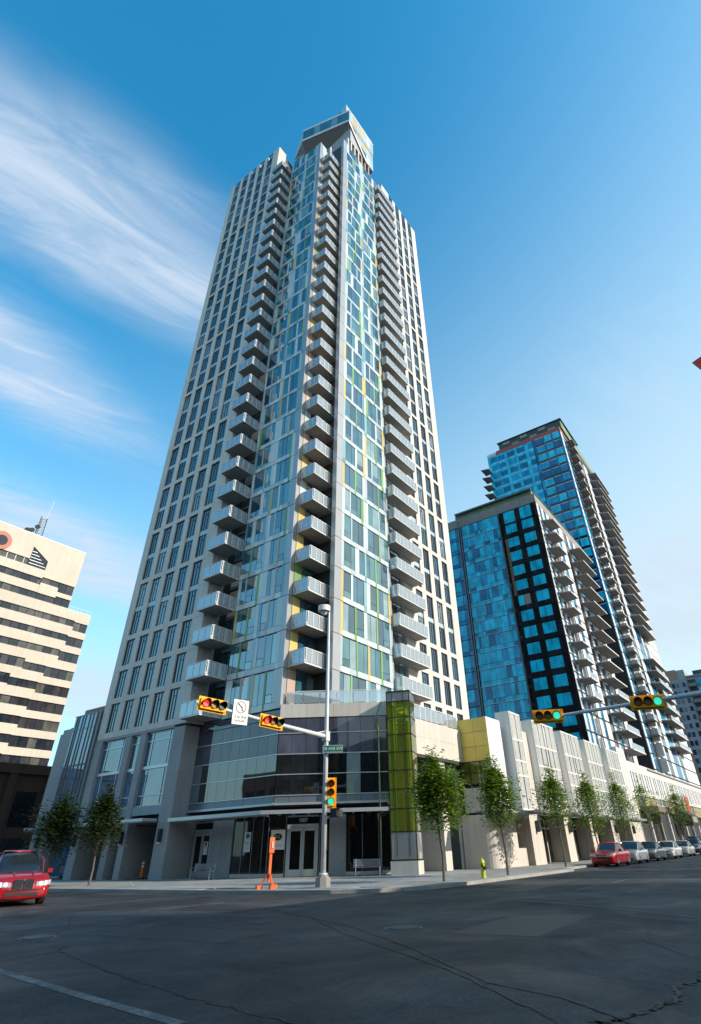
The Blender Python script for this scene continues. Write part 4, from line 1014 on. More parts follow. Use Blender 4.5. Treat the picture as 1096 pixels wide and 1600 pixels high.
m.tube([(50.6,138.3,73),(51,138.3,79.5)],.05,white,n=5); m.build('mast',ant)
m=MB()
for x,z in ((47.2,68.9),(48.2,69.3),(49.2,70.6)): m.tube([(x,137.9,z),(x-.2,137.4,z)],[.15,.65],steel_d,n=12)
m.build('dish',ant)
# ================================================================ BROWN BRICK BUILDING
bk=thing('brown_brick_building','low dark brown brick building behind the red car at the left edge','building',(30,80,0))
m=MB(); m.box(5,43,80.3,110,0,10.9,brickm); m.build('wall',bk)
m=MB(); m.box(5,43.2,79.9,80.3,10.3,11.35,brickm); m.build('parapet',bk)
for i in range(8):
    x=8+i*4.6; bx('brick_pier',bk,x,x+.9,79.95,80.3,0,10.25,brickm); bx('window',bk,x+1.5,x+4,80.2,80.32,4.8,8.4,g_black); bx('window',bk,x+1.5,x+4,80.2,80.32,.8,3.6,g_black)
bm=thing('boom_arm','red lifting boom leaning in front of the dark brick building at the left edge','boom lift',(24,62,0))
m=MB(); rd=mat('boom_red',(.3,.03,.02),.5); m.tube([(21.5,66,4.5),(25.4,62,6.7)],[.28,.22],rd,n=8); m.tube([(25.4,62,6.7),(26.4,62.5,5.4)],[.2,.2],rd,n=8); m.build('arm',bm)
m=MB(); m.box(19.8,22.4,65,67,.5,3.2,rd).tube([(21.5,66,3.2),(21.5,66,4.6)],.4,black); m.build('base',bm)
m=MB()
for dx in (0,2.2):
    for dy in (-.15,2.1): m.tube([(20+dx,65+dy,.45),(20+dx,65.2+dy,.45)],[.48,.48],rubber,n=16)
m.build('wheels',bm)
# ================================================================ BLOCKS ACROSS THE STREETS (unseen behind the camera; sized and gapped to shade the crossing and show in the glass)
def block(name,label,x0,x1,y0,y1,h,m,face):
    t=thing(name,label,'building',((x0+x1)/2,(y0+y1)/2,0)); b=MB(); b.box(x0,x1,y0,y1,-.2,h,m); b.box(x0-.1,x1+.1,y0-.1,y1+.1,h,h+.4,conc_d)
    b.build('wall',t); wn=MB()
    nf=int((h-1)/3.4)
    for k in range(nf):
        z=1+k*3.4
        if 'E' in face:
            y=y0+1
            while y<y1-2.4: wn.box(x1,x1+.06,y,y+1.7,z,z+1.9,g_off); y+=2.6
        if 'N' in face:
            x=x0+1
            while x<x1-2.4: wn.box(x,x+1.7,y1,y1+.06,z,z+1.9,g_off); x+=2.6
    wn.build('window_rows',t)
    return t
brownb=mat('brown_render',(.2,.14,.1),.8,noise=(.4,.1)); dgrey=mat('dark_render',(.1,.09,.085),.8,noise=(.4,.1))
block('corner_building','dark low building on the corner across the side street, behind the camera',-50,-7,22,75,11.5,dgrey,'E')
block('tan_building','taller tan building farther up the side street, behind the camera',-90,-52,10,60,34,beige,'E')
block('shop_building','low brown shop row across the right hand street, nearest the crossing',38.2,47,-24,-4.5,9.2,brownb,'N')
block('shop_building','long brown shop row farther along the right hand street, opposite the parked cars',50.2,175,-24,-4.5,9.2,brownb,'N')
block('brick_shop','brown two storey building on the corner across the right hand street, behind the camera',20,33,-24,-5.5,10.6,brownb,'N')
block('back_building','dark building diagonally across the crossing, behind the camera',-60,-8,-60,-7,16,dgrey,'EN')
block('shade_tower','unseen tall tower added down the street behind the camera to shade the crossing',-8,58,-175,-140,104,dgrey,'N')  # unseen tower added to keep the sun off the crossing
block('glass_block','brown mid-rise tower beyond the corner building, behind the camera',-42,-20,-6,19,24,brownb,'E')
# ================================================================ TREES
def tree(name,label,x,y,h,wd,seed,n,z0=0,trunk=1.9,lean=0,lm=None):
    rr=random.Random(seed); t=thing(name,label,'tree',(x,y,z0),0,'young street trees along the kerb')
    mb=MB(); top=Vector((x+lean,y,z0+h*.93))
    pts=[Vector((x,y,z0-.05)),Vector((x+.03,y-.02,z0+trunk*.5)),Vector((x-.02+lean*.3,y+.02,z0+trunk)),Vector((x+lean*.6,y,z0+h*.6)),top]
    mb.tube(pts,[.075,.06,.055,.035,.01],bark,n=8)
    tips=[]
    for i in range(22):
        f=(i+.5)/22; zb=z0+trunk*.85+(h*.9-trunk)*f*.9; a=i*2.4+rr.uniform(-.4,.4)
        prof=math.sin(math.pi*min(1,(f*.8+.22))**.9)*.5*wd*rr.uniform(.7,1.15)*(1.05-.55*f)+.1
        p0=Vector((x+lean*f,y,zb)); p1=p0+Vector((math.cos(a)*prof*.6,math.sin(a)*prof*.6,prof*.55)); p2=p0+Vector((math.cos(a)*prof,math.sin(a)*prof,prof*1.2+.1))
        mb.tube([p0,p1,p2],[.022,.013,.004],bark,n=5); tips+=[(p1,prof),(p2,prof),((p1+p2)/2,prof)]
    mb.build('trunk',t)
    tips.append((top,.25)); tips.append((top-Vector((0,0,.3)),.25))
    cr=MB(); vs=[];fs=[]
    for i in range(int(n*1.35)):
        c,sz=rr.choice(tips); sp_=.16+sz*.22
        p=c+Vector((rr.gauss(0,sp_*.85),rr.gauss(0,sp_*.85),rr.gauss(0,sp_*.9)))
        if p.z<z0+trunk*.8: continue
        s=rr.uniform(.07,.13); a=rr.uniform(0,6.28); d=Vector((math.cos(a),math.sin(a),rr.uniform(-.5,.3))).normalized(); q=d.cross(Vector((rr.uniform(-.6,.6),rr.uniform(-.6,.6),1))).normalized()
        k=len(vs); vs+=[tuple(p-d*s),tuple(p+q*s*.62),tuple(p+d*s*1.15),tuple(p-q*s*.62)]; fs.append((k,k+1,k+2,k+3))
    cr.add(vs,fs,lm or leafm); cr.build('crown',t); return t
tree('street_tree','small leafy street tree right of the green glass lantern, nearest on the right street',27.9,15.9,5.7,2.4,1,6000,trunk=2.0,lean=-.35)
tree('street_tree','street tree just right of the yellow fire hydrant',34.0,15.35,6.0,1.9,2,3800,trunk=2.2,lean=-.2)
tree('street_tree','third street tree from the corner, before the red parked car',46.3,16.4,6.6,2.4,3,3000,trunk=2.3)
tree('street_tree','fourth street tree from the corner, behind the red parked car',55.5,16.6,7.0,2.6,4,2800,trunk=2.0)
tree('street_tree','fifth street tree from the corner, over the second parked car',65.5,16.7,7.6,2.6,5,2600,trunk=2.0)
tree('street_tree','thin airy street tree over the third and fourth parked cars',77,16.8,8.2,3.4,6,1500,trunk=2.0)
tree('street_tree','small round street tree near the dark awning',98,17,8.3,4.6,7,2600,trunk=2.4)
tree('street_tree','shaded street tree in front of the left stone piers, nearer of the two',23.0,37.4,5.4,1.9,8,3400,trunk=1.6,lm=leafsh)
tree('street_tree','shaded street tree beside the red car at the far left',21.9,40.4,5.0,2.4,9,4200,trunk=1.3,lm=leafsh)
# ================================================================ STREET FURNITURE
def pole_lamp():
    t=thing('street_light_pole','tall galvanised pole on a concrete block at the corner with drum lamp and signal arm','street lamp',(23.4,19.6,0))
    m=MB(); m.prism([(23.4+.36*math.cos(R(a)),19.6+.36*math.sin(R(a))) for a in range(20,380,45)],0,.34,conc); m.prism([(23.4+.27*math.cos(R(a)),19.6+.27*math.sin(R(a))) for a in range(20,380,45)],.34,.42,conc); m.build('concrete_base',t)
    m=MB(); m.tube([(23.4,19.6,.42),(23.38,19.6,6.4),(23.36,19.62,12.6),(23.36,19.62,12.9)],[.125,.11,.065,.06],galv,n=16); m.tube([(23.4,19.6,.42),(23.4,19.6,.5)],[.2,.2],galv,n=16); m.build('pole',t,smooth=True)
    m=MB(); m.tube([(23.36,19.62,12.75),(23.2,19.8,12.85)],.05,galv,n=8); m.tube([(23.15,19.82,12.8),(23.15,19.82,13.12)],[.35,.35],white,n=26); m.tube([(23.15,19.82,12.6),(23.15,19.82,12.78)],[.1,.24],white,n=20); m.build('lamp_drum',t)
    m=MB(); m.tube([(23.38,19.6,6.15),(19.5,19.62,6.3),(15.0,19.62,6.52)],[.11,.085,.05],galv,n=12); m.box(23.2,23.5,19.46,19.74,5.95,6.4,galv); m.tube([(23.38,19.6,6.42),(22.4,19.6,6.2)],.03,galv,n=6); m.build('mast_arm',t,smooth=False)
    m=MB(); m.box(23.5,23.62,19.5,19.7,2.6,2.7,galv).tube([(23.4,19.5,1.2),(23.52,19.45,1.5),(23.5,19.5,2.4)],.015,black,n=5); m.build('bracket',t)
pole_lamp()
def lens_mat(n,c,e): return mat(n,c,.3,emit=(*c,e) if e else None,ior=1.6)
red_on=lens_mat('lens_red_lit',(1,.04,.03),.6); grn_on=lens_mat('lens_green_lit',(.04,.7,.5),.6); red_of=lens_mat('lens_red_dark',(.25,.04,.02),0); amb_of=lens_mat('lens_amber_dark',(.3,.12,.02),0); grn_of=lens_mat('lens_green_dark',(.01,.04,.03),0)
def signal(label,cx_,cy_,cz,face,lit,vert=False,tilt=0,sx=1.,lenses=None):
    """three-lamp head with yellow backboard; local x right (as read), -y towards the driver"""
    t=thing('traffic_signal',label,'traffic light',(cx_,cy_,cz)); Mw=T(cx_,cy_,cz)@RZ(face)@Matrix.Rotation(tilt,4,'Y'); t.matrix_basis=Mw; W[t.name]=Mw
    wd,h=(.5,1.3) if vert else (1.3,.56)
    wd*=sx; h*=sx
    m=MB(); m.M=Mw.inverted()@Mw
    m.box(-wd/2,wd/2,0,.03,-h/2,h/2,yel)
    for e in (-1,1): m.box(-wd/2-.01 if e<0 else wd/2-.02,-wd/2+.02 if e<0 else wd/2+.01,-.02,.03,-h/2,h/2,yel)
    m.build('backboard',t,Mw)
    m=MB()
    if vert: m.box(-.17,.17,-.12,0,-.56,.56,yel).box(-.14,.14,.03,.2,-.5,.5,yel)
    else: m.box(-.58,.58,-.1,0,-.2,.2,yel).box(-.5,.5,.03,.2,-.16,.16,yel)
    m.build('housing',t,Mw)
    for i in range(3):
        o=(-.37+.37*i)
        lx,lz=(0,-o) if vert else (o,0)
        col=(lenses or [red_of,amb_of,grn_of])[i]
        l=MB(); l.tube([(lx,-.13,lz),(lx,-.15,lz)],[.145,.12],col,n=20); l.build('lens',t,Mw)
        v=MB(); n=14; rI,rO=.16,.172; L_=.26; vs=[];fs=[]
        for j in range(n+1):
            a=R(-25+230*j/n); ca,sa=math.cos(a),math.sin(a)
            for r_,y_ in ((rO,-.1),(rO,-.12-L_*max(.35,(.5+.5*sa))),(rI,-.12-L_*max(.35,(.5+.5*sa))),(rI,-.1)): vs.append((lx+r_*ca,y_,lz+r_*sa))
        for j in range(n):
            for q_ in range(4): fs.append((j*4+q_,j*4+(q_+1)%4,(j+1)*4+(q_+1)%4,(j+1)*4+q_))
        v.add(vs,fs,black if lit=='red' else mat('visor_yellow',(.5,.22,.02),.5)); v.build('visor',t,Mw)
    return t
signal('horizontal traffic light with red lit at the far end of the left mast arm',15.75,19.45,6.46,R(-12),'red',tilt=R(3),lenses=[red_on,amb_of,grn_of])
signal('horizontal traffic light with red lit on the left mast arm nearer the pole',19.25,19.45,6.28,R(-8),'red',tilt=R(3),lenses=[red_on,amb_of,grn_of])
signal('horizontal traffic light with green lit at the tip of the right mast arm',25.55,8.62,6.0,R(-72),'green',lenses=[red_of,amb_of,grn_on],tilt=R(2))
signal('horizontal traffic light with green lit on the right mast arm nearer the frame edge',25.55,4.4,5.98,R(-75),'green',lenses=[red_of,amb_of,grn_on],tilt=R(2))
signal('upright traffic light with green lit on the side of the corner pole',23.62,19.42,3.66,R(-48),'green',vert=True,lenses=[red_of,amb_of,grn_on],sx=1.)
ps=thing('pedestrian_signal','black pedestrian signal box under the upright traffic light','traffic light',(23.6,19.2,2.8))
m=MB(); m.box(23.45,23.78,19.0,19.3,2.62,3.0,black); m.prism([(23.78,19.0),(23.98,18.95),(23.98,19.35),(23.78,19.3)],2.68,2.94,black); m.build('housing',ps)
m=MB(); m.box(23.5,23.73,18.93,19.0,2.66,2.68,black).box(23.43,23.46,18.9,19.0,2.66,2.98,black).box(23.44,23.8,18.88,19.0,2.98,3.0,black); m.build('visor',ps)
ra=thing('mast_arm_pole','galvanised mast arm reaching in from the right edge with two green signals','traffic signal pole',(25.75,-1.6,0))
m=MB(); m.tube([(25.75,-1.6,-.1),(25.75,-1.6,6.6)],[.15,.11],galv,n=14); m.build('pole',ra,smooth=True)
m=MB(); m.tube([(25.75,-1.6,6.12),(25.75,4,6.05),(25.75,8.9,5.98)],[.1,.085,.055],galv,n=12); m.build('mast_arm',ra)
ns=thing('no_left_turn_sign','white no left turn sign with times on the left mast arm','road sign',(17.3,19.4,6.4)); Mw=T(17.3,19.42,6.42)@RZ(R(-14)); ns.matrix_basis=Mw; W[ns.name]=Mw
sw=mat('sign_white',(.74,.75,.74),.4); sk=mat('sign_black',(.02,.02,.02),.5); sr=mat('sign_red',(.1,.02,.03),.5)
m=MB(); m.box(-.37,.37,0,.015,-.5,.5,sw); m.build('sign_plate',ns,Mw)
m=MB(); n=30; vs=[];fs=[]
for j in range(n):
    a=6.2832*j/n; vs+=[(.25*math.cos(a),-.004,.2+.25*math.sin(a)),(.215*math.cos(a),-.004,.2+.215*math.sin(a))]
for j in range(n): k=(j+1)%n; fs.append((2*j,2*k,2*k+1,2*j+1))
m.add(vs,fs,sr); m.add([(-.16,-.005,.04+.32),(-.14,-.005,.06+.32),(.16,-.005,.04),(.14,-.005,.02)],[(0,3,2,1)],sr)
m.box(.04,.08,-.006,-.002,.04,.22,sk); m.add([(.08,-.007,.2),(.04,-.007,.17),(-.1,-.007,.28),(-.07,-.007,.31)],[(0,1,2,3)],sk); m.add([(-.15,-.007,.34),(-.05,-.007,.33),(-.12,-.007,.24)],[(0,1,2)],sk)
m.build('pictogram',ns,Mw)
put('lettering',textmesh('15:30-18:00',.135,sk),ns,Mw@T(0,-.004,-.2)@UPR); put('lettering',textmesh('MON-FRI',.12,sk),ns,Mw@T(0,-.004,-.36)@UPR)
ss=thing('street_name_sign','green street name sign reading 10 AVE SW on the corner pole','street sign',(23.5,19.4,5.55)); Mw=T(23.42,19.36,5.56)@RZ(R(-52))@T(.14,-.12,0); ss.matrix_basis=Mw; W[ss.name]=Mw
m=MB(); m.box(-.5,.48,0,.02,-.16,.16,mat('sign_green',(.0,.14,.1),.4)); m.build('sign_plate',ss,Mw)
m=MB()
for a in ((-.5,.48,.145,.16),(-.5,.48,-.16,-.145)): m.box(a[0],a[1],-.003,0,a[2],a[3],sw)
m.box(-.5,-.485,-.003,0,-.16,.16,sw).box(.465,.48,-.003,0,-.16,.16,sw); m.build('sign_border',ss,Mw)
put('lettering',textmesh('10 AVE SW',.2,sw),ss,Mw@T(-.01,-.004,0)@UPR)
def bench(label,x,y,a):
    t=thing('bench',label,'bench',(x,y,0)); Mw=T(x,y,0)@RZ(a); t.matrix_basis=Mw; W[t.name]=Mw
    for s in range(5):
        o=put('seat_slat',boxmesh(1.8,.075,.03,bench_m),t,Mw@T(-.9,-.22+s*.09,.44))
    for s in range(5): put('back_slat',boxmesh(1.8,.025,.065,bench_m),t,Mw@T(-.9,.25+s*.015,.5+s*.075))
    for e in (-.75,.75):
        m=MB(); m.tube([(e,-.25,0),(e,-.2,.43),(e,.22,.43)],.022,bench_m,n=6); m.tube([(e,.3,0),(e,.22,.43),(e,.34,.88)],.022,bench_m,n=6); m.tube([(e,-.22,.43),(e,-.2,.64),(e,.27,.64)],.018,bench_m,n=6); m.build('leg_frame',t,Mw)
    return t
bench('metal slatted bench in front of the shop glass right of the corner pole',33.55,24.5,CH_A)
bench('metal slatted bench near the left entrance door, left of the orange sign post',28.9,34.4,R(-78))
py=thing('orange_sign_stand','tall orange construction sign stand with weighted legs left of the corner pole','sign stand',(21.95,21.55,0)); Mw=T(21.95,21.55,0)@RZ(R(-20)); py.matrix_basis=Mw; W[py.name]=Mw
m=MB(); m.box(-.06,.06,-.05,.05,.25,1.75,orange); m.build('post',py,Mw)
for a in (30,150,270):
    m=MB(); c_,s_=math.cos(R(a)),math.sin(R(a)); m.tube([(0,0,.62),(c_*.42,s_*.42,.04)],.035,orange,n=6); m.box(c_*.42-.13,c_*.42+.13,s_*.42-.09,s_*.42+.09,0,.13,orange); m.build('leg',py,Mw)
m=MB(); m.tube([(0,-.1,1.62),(0,-.06,1.62)],[.42,.42],orange,n=4); me=m.mesh()
for v_ in me.vertices: v_.co.x*=.42
put('sign_board',me,py,Mw)
m=MB(); m.box(-.03,.06,-.13,-.1,1.5,1.75,mat('sticker',(.8,.4,.3),.5)); m.build('sticker',py,Mw)
dl=thing('traffic_delineator','orange tube marker with white reflective bands by the left doorway','bollard',(30.2,42.6,0))
m=MB(); m.tube([(30.2,42.6,0),(30.2,42.6,.1)],[.28,.2],rubber,n=12); m.build('base',dl)
m=MB(); m.tube([(30.2,42.6,.1),(30.2,42.6,1.1)],[.1,.08],orange,n=12); m.build('tube',dl)
m=MB(); m.tube([(30.2,42.6,.72),(30.2,42.6,.82)],[.1,.1],white,n=12); m.tube([(30.2,42.6,.92),(30.2,42.6,1.0)],[.1,.095],white,n=12); m.build('reflective_band',dl)
hy=thing('fire_hydrant','yellow green fire hydrant at the kerb between two street trees','fire hydrant',(30.8,15.25,0))
x,y=30.8,15.25
m=MB(); m.tube([(x,y,0),(x,y,.06),(x,y,.06),(x,y,.75),(x,y,.82),(x,y,.82)],[.2,.2,.14,.135,.135,.17],hyd,n=16); m.build('barrel',hy,smooth=False)
m=MB(); m.tube([(x,y,.82),(x,y,.86),(x,y,.98),(x,y,1.04),(x,y,1.05),(x,y,1.12)],[.17,.16,.12,.07,.035,.03],hyd,n=16); m.build('bonnet',hy)
for a in (200,20): 
    m=MB(); c_,s_=math.cos(R(a)),math.sin(R(a)); m.tube([(x+c_*.1,y+s_*.1,.68),(x+c_*.24,y+s_*.24,.68)],[.075,.075],black,n=12); m.build('nozzle_cap',hy)
m=MB(); m.tube([(x-.03,y-.1,.55),(x-.08,y-.27,.55)],[.1,.1],black,n=12); m.build('pumper_cap',hy); hy.scale=(.8,.8,.76)
# small finds on the pavement
lp=tag(put('paper_litter',None,None,T(25.5,38,0)),'scraps of white paper lying on the left pavement','litter')
m=MB(); 
for (a,b,c_) in ((25.5,38,.3),(25.9,37.5,1.1),(23.1,33.2,2)): m.add([(a,b,.01),(a+.22,b+.05,.05),(a+.2,b+.25,.012),(a+.02,b+.2,.06)],[(0,1,2,3)],white)
m.build('scrap',lp)
# ================================================================ CARS
def loft(stations,m,close=True,sub=1,parent=None,name='body',Mw=None,mirror=True):
    """stations: list of (x,[(y,z)...]) half sections from the sill up to the centre line"""
    vs=[];fs=[]; n=len(stations[0][1])
    for x,p in stations:
        vs+=[(x,-y,z) for y,z in p]+[(x,y,z) for y,z in p[::-1]]
    k=2*n
    for i in range(len(stations)-1):
        for j in range(k-1): fs.append((i*k+j,i*k+j+1,(i+1)*k+j+1,(i+1)*k+j))
        fs.append((i*k+k-1,i*k,(i+1)*k,(i+1)*k+k-1))
    fs.append(tuple(range(k))[::-1]); fs.append(tuple((len(stations)-1)*k+j for j in range(k)))
    me=bpy.data.meshes.new(name); me.from_pydata(vs,[],fs); me.materials.append(m)
    bm=bmesh.new(); bm.from_mesh(me); bmesh.ops.remove_doubles(bm,verts=bm.verts,dist=.002); bmesh.ops.recalc_face_normals(bm,faces=bm.faces)
    if sub: 
        bmesh.ops.subdivide_edges(bm,edges=bm.edges,cuts=1,use_grid_fill=True,smooth=.35)
    bm.to_mesh(me); bm.free(); me.polygons.foreach_set('use_smooth',[True]*len(me.polygons)); me.update()
    return put(name,me,parent,Mw)
def car(name,label,x,y,head,paint_,L=4.7,wd=1.82,h=1.45,suv=False,group=None,lights=False,z0=-.12):
    """front at local x=0, body runs to x=L; head = world angle the car's local -x (nose) ... body axis +x points backwards"""
    t=thing(name,label,'car',(x,y,z0),0,group); Mw=T(x,y,z0)@RZ(head); t.matrix_basis=Mw; W[t.name]=Mw
    w2=wd/2; gc=.22 if suv else .17; belt=.98 if suv else .88; hood=1.0 if suv else .86; 
    def sec(w_,zb,zs,zt,crown=.0): return [(w_*.86,zb),(w_*.97,zb+.06),(w_*1.0,zb+(zs-zb)*.45),(w_*.985,zs),(w_*.9,zt-.02),(w_*.55,zt+crown),(0,zt+crown*1.3)]
    st=[(0.0,sec(w2*.74,gc+.1,.55,.66)),(.07,sec(w2*.88,gc+.02,.62,.76,.01)),(.3,sec(w2*.965,gc,.7,hood-.08,.02)),(.8,sec(w2,gc,.76,hood,.03)),(1.25,sec(w2,gc,.8,hood+.05,.03)),
        (1.7,sec(w2,gc,.84,belt+.02,.0)),(L*.55,sec(w2,gc,.86,belt+.02,.0)),(L*.78,sec(w2,gc,.88,belt+.03,0)),(L-.55,sec(w2*.99,gc,.88,belt+.05,.01)),(L-.15,sec(w2*.93,gc+.05,.84,belt+(.0 if suv else .02),.0)),(L,sec(w2*.84,gc+.16,.74,belt-.1,0))]
    body=loft(st,paint_,parent=t,Mw=Mw)
    hw=w2*.87; rw=w2*(.58 if suv else .66)
    def cs(b,r_,z1,z2): return [(b,z1),(b*.99,z1+(z2-z1)*.12),((b+r_)/2,z1+(z2-z1)*.55),(r_,z2-.04),(r_*.8,z2-.005),(0,z2)]
    rf0=1.95 if not suv else 2.15; tail=L-(.95 if not suv else .35)
    z1=belt-.03
    cab=[(1.18,cs(hw*.88,hw*.7,z1+.0,z1+.02)),(1.55,cs(hw*.98,hw*.82,z1,z1+(h-z1)*.5)),(rf0,cs(hw,rw*1.02,z1,h-.045)),(rf0+.5,cs(hw,rw,z1,h)),(L*.58,cs(hw,rw,z1,h-.005)),(L*.7,cs(hw,rw*.98,z1,h-.04)),
         (tail-.15 if not suv else tail-.2,cs(hw*.97,rw*.9,z1,h-(.2 if not suv else .12))),(tail+.25,cs(hw*.88,rw*.8,z1,z1+(.03 if not suv else .2)))]
    loft(cab,carglass,parent=t,name='cabin_glass',Mw=Mw)
    rp_=[(rf0-.03,[(rw*1.03,h-.05),(rw*.8,h-.03),(0,h-.025)]),(rf0+.15,[(rw*1.03,h-.035),(rw*.82,h+.005),(0,h+.012)]),(rf0+.5,[(rw*1.03,h-.035),(rw*.82,h+.012),(0,h+.02)]),(L*.58,[(rw*1.03,h-.04),(rw*.82,h+.01),(0,h+.016)]),(L*.7,[(rw*1.01,h-.07),(rw*.8,h-.02),(0,h-.014)]),(L*.7+.25,[(rw*.98,h-.14),(rw*.75,h-.07),(0,h-.06)])]
    loft(rp_,paint_,parent=t,name='roof',Mw=Mw,sub=0)
    m=MB()
    for s in (-1,1):
        m.tube([(1.2,s*hw*.93,z1+.02),(1.62,s*(hw*.93),z1+(h-z1)*.6),(rf0,s*rw*1.05,h-.05)],.024,paint_,n=6)
        m.tube([(L*.5,s*(hw+.005),z1),(L*.5+.02,s*(hw*.87),z1+(h-z1)*.55),(L*.5+.03,s*rw*1.03,h-.04)],.03,black,n=6)
        m.tube([(L*.7+.1,s*rw*1.0,h-.1),(tail-.1,s*hw*.86,z1+(h-z1)*.5),(tail+.2,s*hw*.9,z1)],.05,paint_,n=6)
    m.build('pillar',t,Mw)
    wr=.36 if suv else .32
    for wx in (.88,L-.95):
        for s in (-1,1):
            m=MB(); m.tube([(wx,s*(w2-.02),wr),(wx,s*(w2-.24),wr)],[wr,wr],rubber,n=24); wo=m.build('wheel',t,Mw)
            m=MB(); m.tube([(wx,s*(w2+.003),wr),(wx,s*(w2-.1),wr)],[wr*.68,wr*.6],mat('wheel_metal',(.4,.4,.41),.3,metal=.8),n=20)
            for k_ in range(5):
                a=k_*1.2566; m.tube([(wx,s*(w2+.012),wr),(wx+wr*.6*math.cos(a),s*(w2+.006),wr+wr*.6*math.sin(a))],.022,chrome,n=5)
            m.build('rim',wo,Mw)
            m=MB(); n=16; vs=[];fs=[]
            for j in range(n+1):
                a=math.pi*j/n
                for r_ in (wr+.03,wr+.075): vs.append((wx+r_*math.cos(a),s*(w2+.006),wr+r_*math.sin(a)))
            for j in range(n): fs.append((2*j,2*j+1,2*j+3,2*j+2))
            m.add(vs,fs,black); m.build('wheel_arch',t,Mw)
    lm=mat('headlight_on',(.9,.92,1),.1,emit=(.9,.95,1,1.6)) if lights else mat('headlight_off',(.5,.52,.55),.08,ior=1.6)
    for s in (-1,1):
        m=MB(); m.prism([(-.035,s*w2*.42),(.0,s*w2*.7),(.1,s*w2*.93),(.42,s*w2*1.0),(.2,s*w2*.5)][::s],[.6,.61,.64,.7,.62][::s],[.74,.76,.79,.8,.76][::s],lm if not lights else mat('lamp_housing',(.42,.43,.46),.1,ior=1.8)); hl=m.build('headlight',t,Mw)
        if lights:
            for q_,r_ in ((.58,.055),(.74,.06)):
                m=MB(); m.tube([(.1,s*w2*q_,.69),(-.04+.1*(q_-.5)*2,s*w2*q_,.69)],[r_*1.1,r_*1.1],lm,n=12); m.build('bulb',hl,Mw)
        m=MB(); m.box(L-.16,L-.03,min(s*w2*.5,s*w2*.86),max(s*w2*.5,s*w2*.86),.7,.84,mat('tail_red',(.4,.02,.02),.2)); m.build('tail_light',t,Mw)
        m=MB(); m.box(1.45,1.6,min(s*(w2+.02),s*(w2+.2)),max(s*(w2+.02),s*(w2+.2)),belt+.03,belt+.17,paint_); m.tube([(1.52,s*(w2-.1),belt),(1.52,s*(w2+.1),belt+.06)],.025,black,n=5); m.build('mirror',t,Mw)
    m=MB()
    if suv:
        for s in (-1,1):
            y0_,y1_=sorted((s*.03,s*.34)); m.box(-.03,.05,y0_,y1_,.55,.82,black)
            for k_ in range(9): yy=s*(.05+k_*.032); m.box(-.05,-.03,yy-.009,yy+.009,.56,.81,chrome)
            m.box(-.055,-.03,y0_,y1_,.815,.84,chrome).box(-.055,-.03,y0_,y1_,.535,.555,chrome)
            m.box(-.05,-.03,y0_-.005,y0_+.012,.55,.77,chrome).box(-.05,-.03,y1_-.012,y1_+.005,.55,.77,chrome)
    else: m.box(-.02,.06,-w2*.4,w2*.4,.5,.6,black).box(-.025,-.02,-w2*.4,w2*.4,.6,.615,chrome)
    m.build('grille',t,Mw)
    m=MB(); m.box(-.03,.08,-w2*.55,w2*.55,gc+.1,gc+.2,black)
    if suv:
        for s in (-1,1):
            m.prism([(.0,s*w2*.62),(.12,s*w2*.86),(.2,s*w2*.86),(.1,s*w2*.62)][::s],gc+.1,gc+.28,black)
        m.box(-.025,.06,-w2*.5,w2*.5,gc+.25,gc+.3,black)
    m.build('bumper_intake',t,Mw)
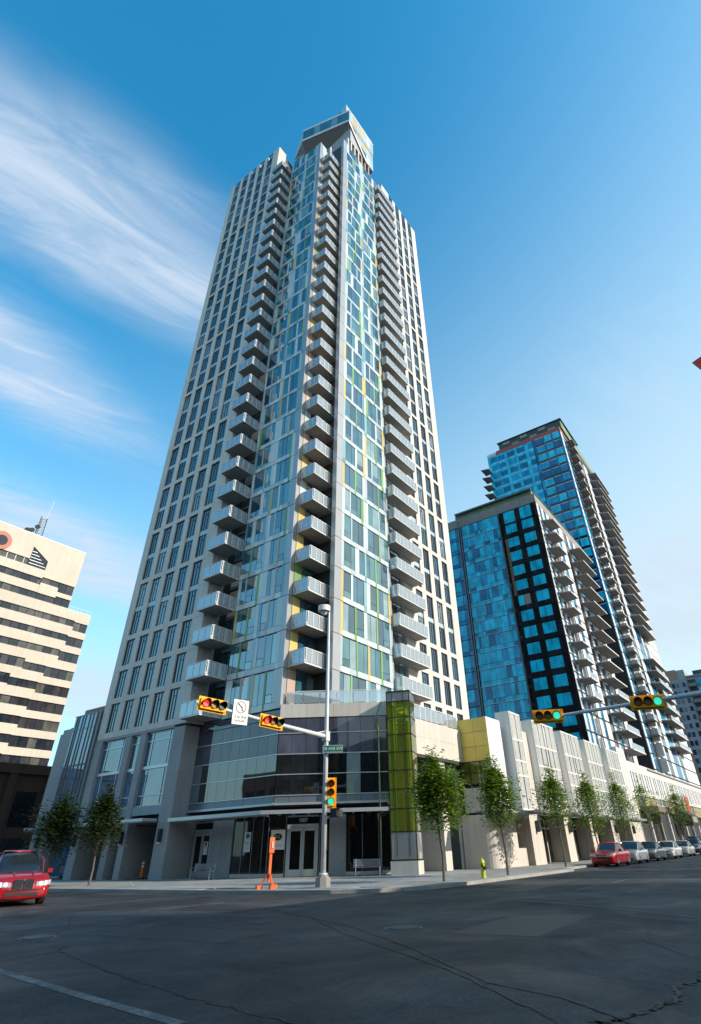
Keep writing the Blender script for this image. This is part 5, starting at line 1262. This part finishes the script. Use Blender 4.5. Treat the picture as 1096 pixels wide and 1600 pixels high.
    if suv:
        m=MB()
        for s in (-1,1): m.tube([(.03,s*w2*.7,.5),(.0,s*w2*.7,.5)],[.06,.05],lm,n=12)
        m.tube([(-.02,0,.81),(-.045,0,.805)],[.04,.036],chrome,n=14); m.build('fog_light',t,Mw)
        m=MB(); 
        for a_,b_ in ((.35,.62),):
            for s in (-1,1): m.tube([(.25,s*a_*.9,hood-.02),(.7,s*a_,hood+.045),(1.2,s*b_,hood+.06)],.02,paint_,n=5)
        m.build('bonnet_crease',t,Mw)
    return t
def paint_m(n,c): 
    m=mat(n,c,.28,metal=.25,coat=1.); m.node_tree.nodes['Principled BSDF'].inputs['Coat Roughness'].default_value=.04; return m
red_p=paint_m('car_red',(.4,.008,.014)); sil=paint_m('car_silver',(.42,.44,.47)); sil2=paint_m('car_silver_warm',(.5,.5,.48)); whp=paint_m('car_white',(.75,.75,.74)); blkp=paint_m('car_black',(.02,.022,.027)); grn_p=paint_m('car_grey_green',(.1,.12,.13))
GP='cars parked along the kerb of the right street'
def parked(nm,lab,xf,pt,**k): return car(nm,lab,xf,14.45,0,pt,group=GP,**k)
parked('parked_car','red sedan parked first in the row along the right street',48.6,red_p,L=4.8)
parked('parked_car','silver hatchback parked second, right behind the red sedan',55.2,sil,L=4.3,h=1.5)
parked('parked_car','dark grey sedan parked third in the row',61.8,grn_p,L=4.5)
parked('parked_car','white sedan parked fourth in the row',69.6,whp,L=4.6)
parked('parked_car','small warm silver car parked fifth in the row',77.4,sil2,L=4.3)
parked('parked_suv','dark tall parked car last in the row at the right edge',84.5,blkp,L=4.8,h=1.85,suv=True)
hx=Vector((-.27,-.96)).normalized()
car('red_suv','bright red sport utility car with lit headlights turning at the left edge',13.5,26.4,math.atan2(-hx.y,-hx.x),red_p,L=4.9,wd=2.1,h=1.8,suv=True,lights=True)
rs=thing('red_roof_sign','corner of a red framed sign cut off at the right edge, high up','sign',(20.9,-2.6,16))
m=MB(); m.M=T(20.9,-2.17,17.05)@Matrix.Rotation(R(-18),4,'X'); m.box(0,.06,-3.2,0,0,.8,mat('banner_red',(.6,.05,.03),.5)); m.box(.06,.08,-3.2,0,-.02,.82,white); m.box(-.02,0,-3.2,0.02,-.04,0,white); m.build('sign_board',rs)
m=MB(); m.tube([(21,-5.8,10),(21,-5.8,16)],.08,steel_d,n=8); m.tube([(21,-5.8,16),(21,-4.6,16.1)],.06,steel_d,n=8); m.build('sign_mast',rs)
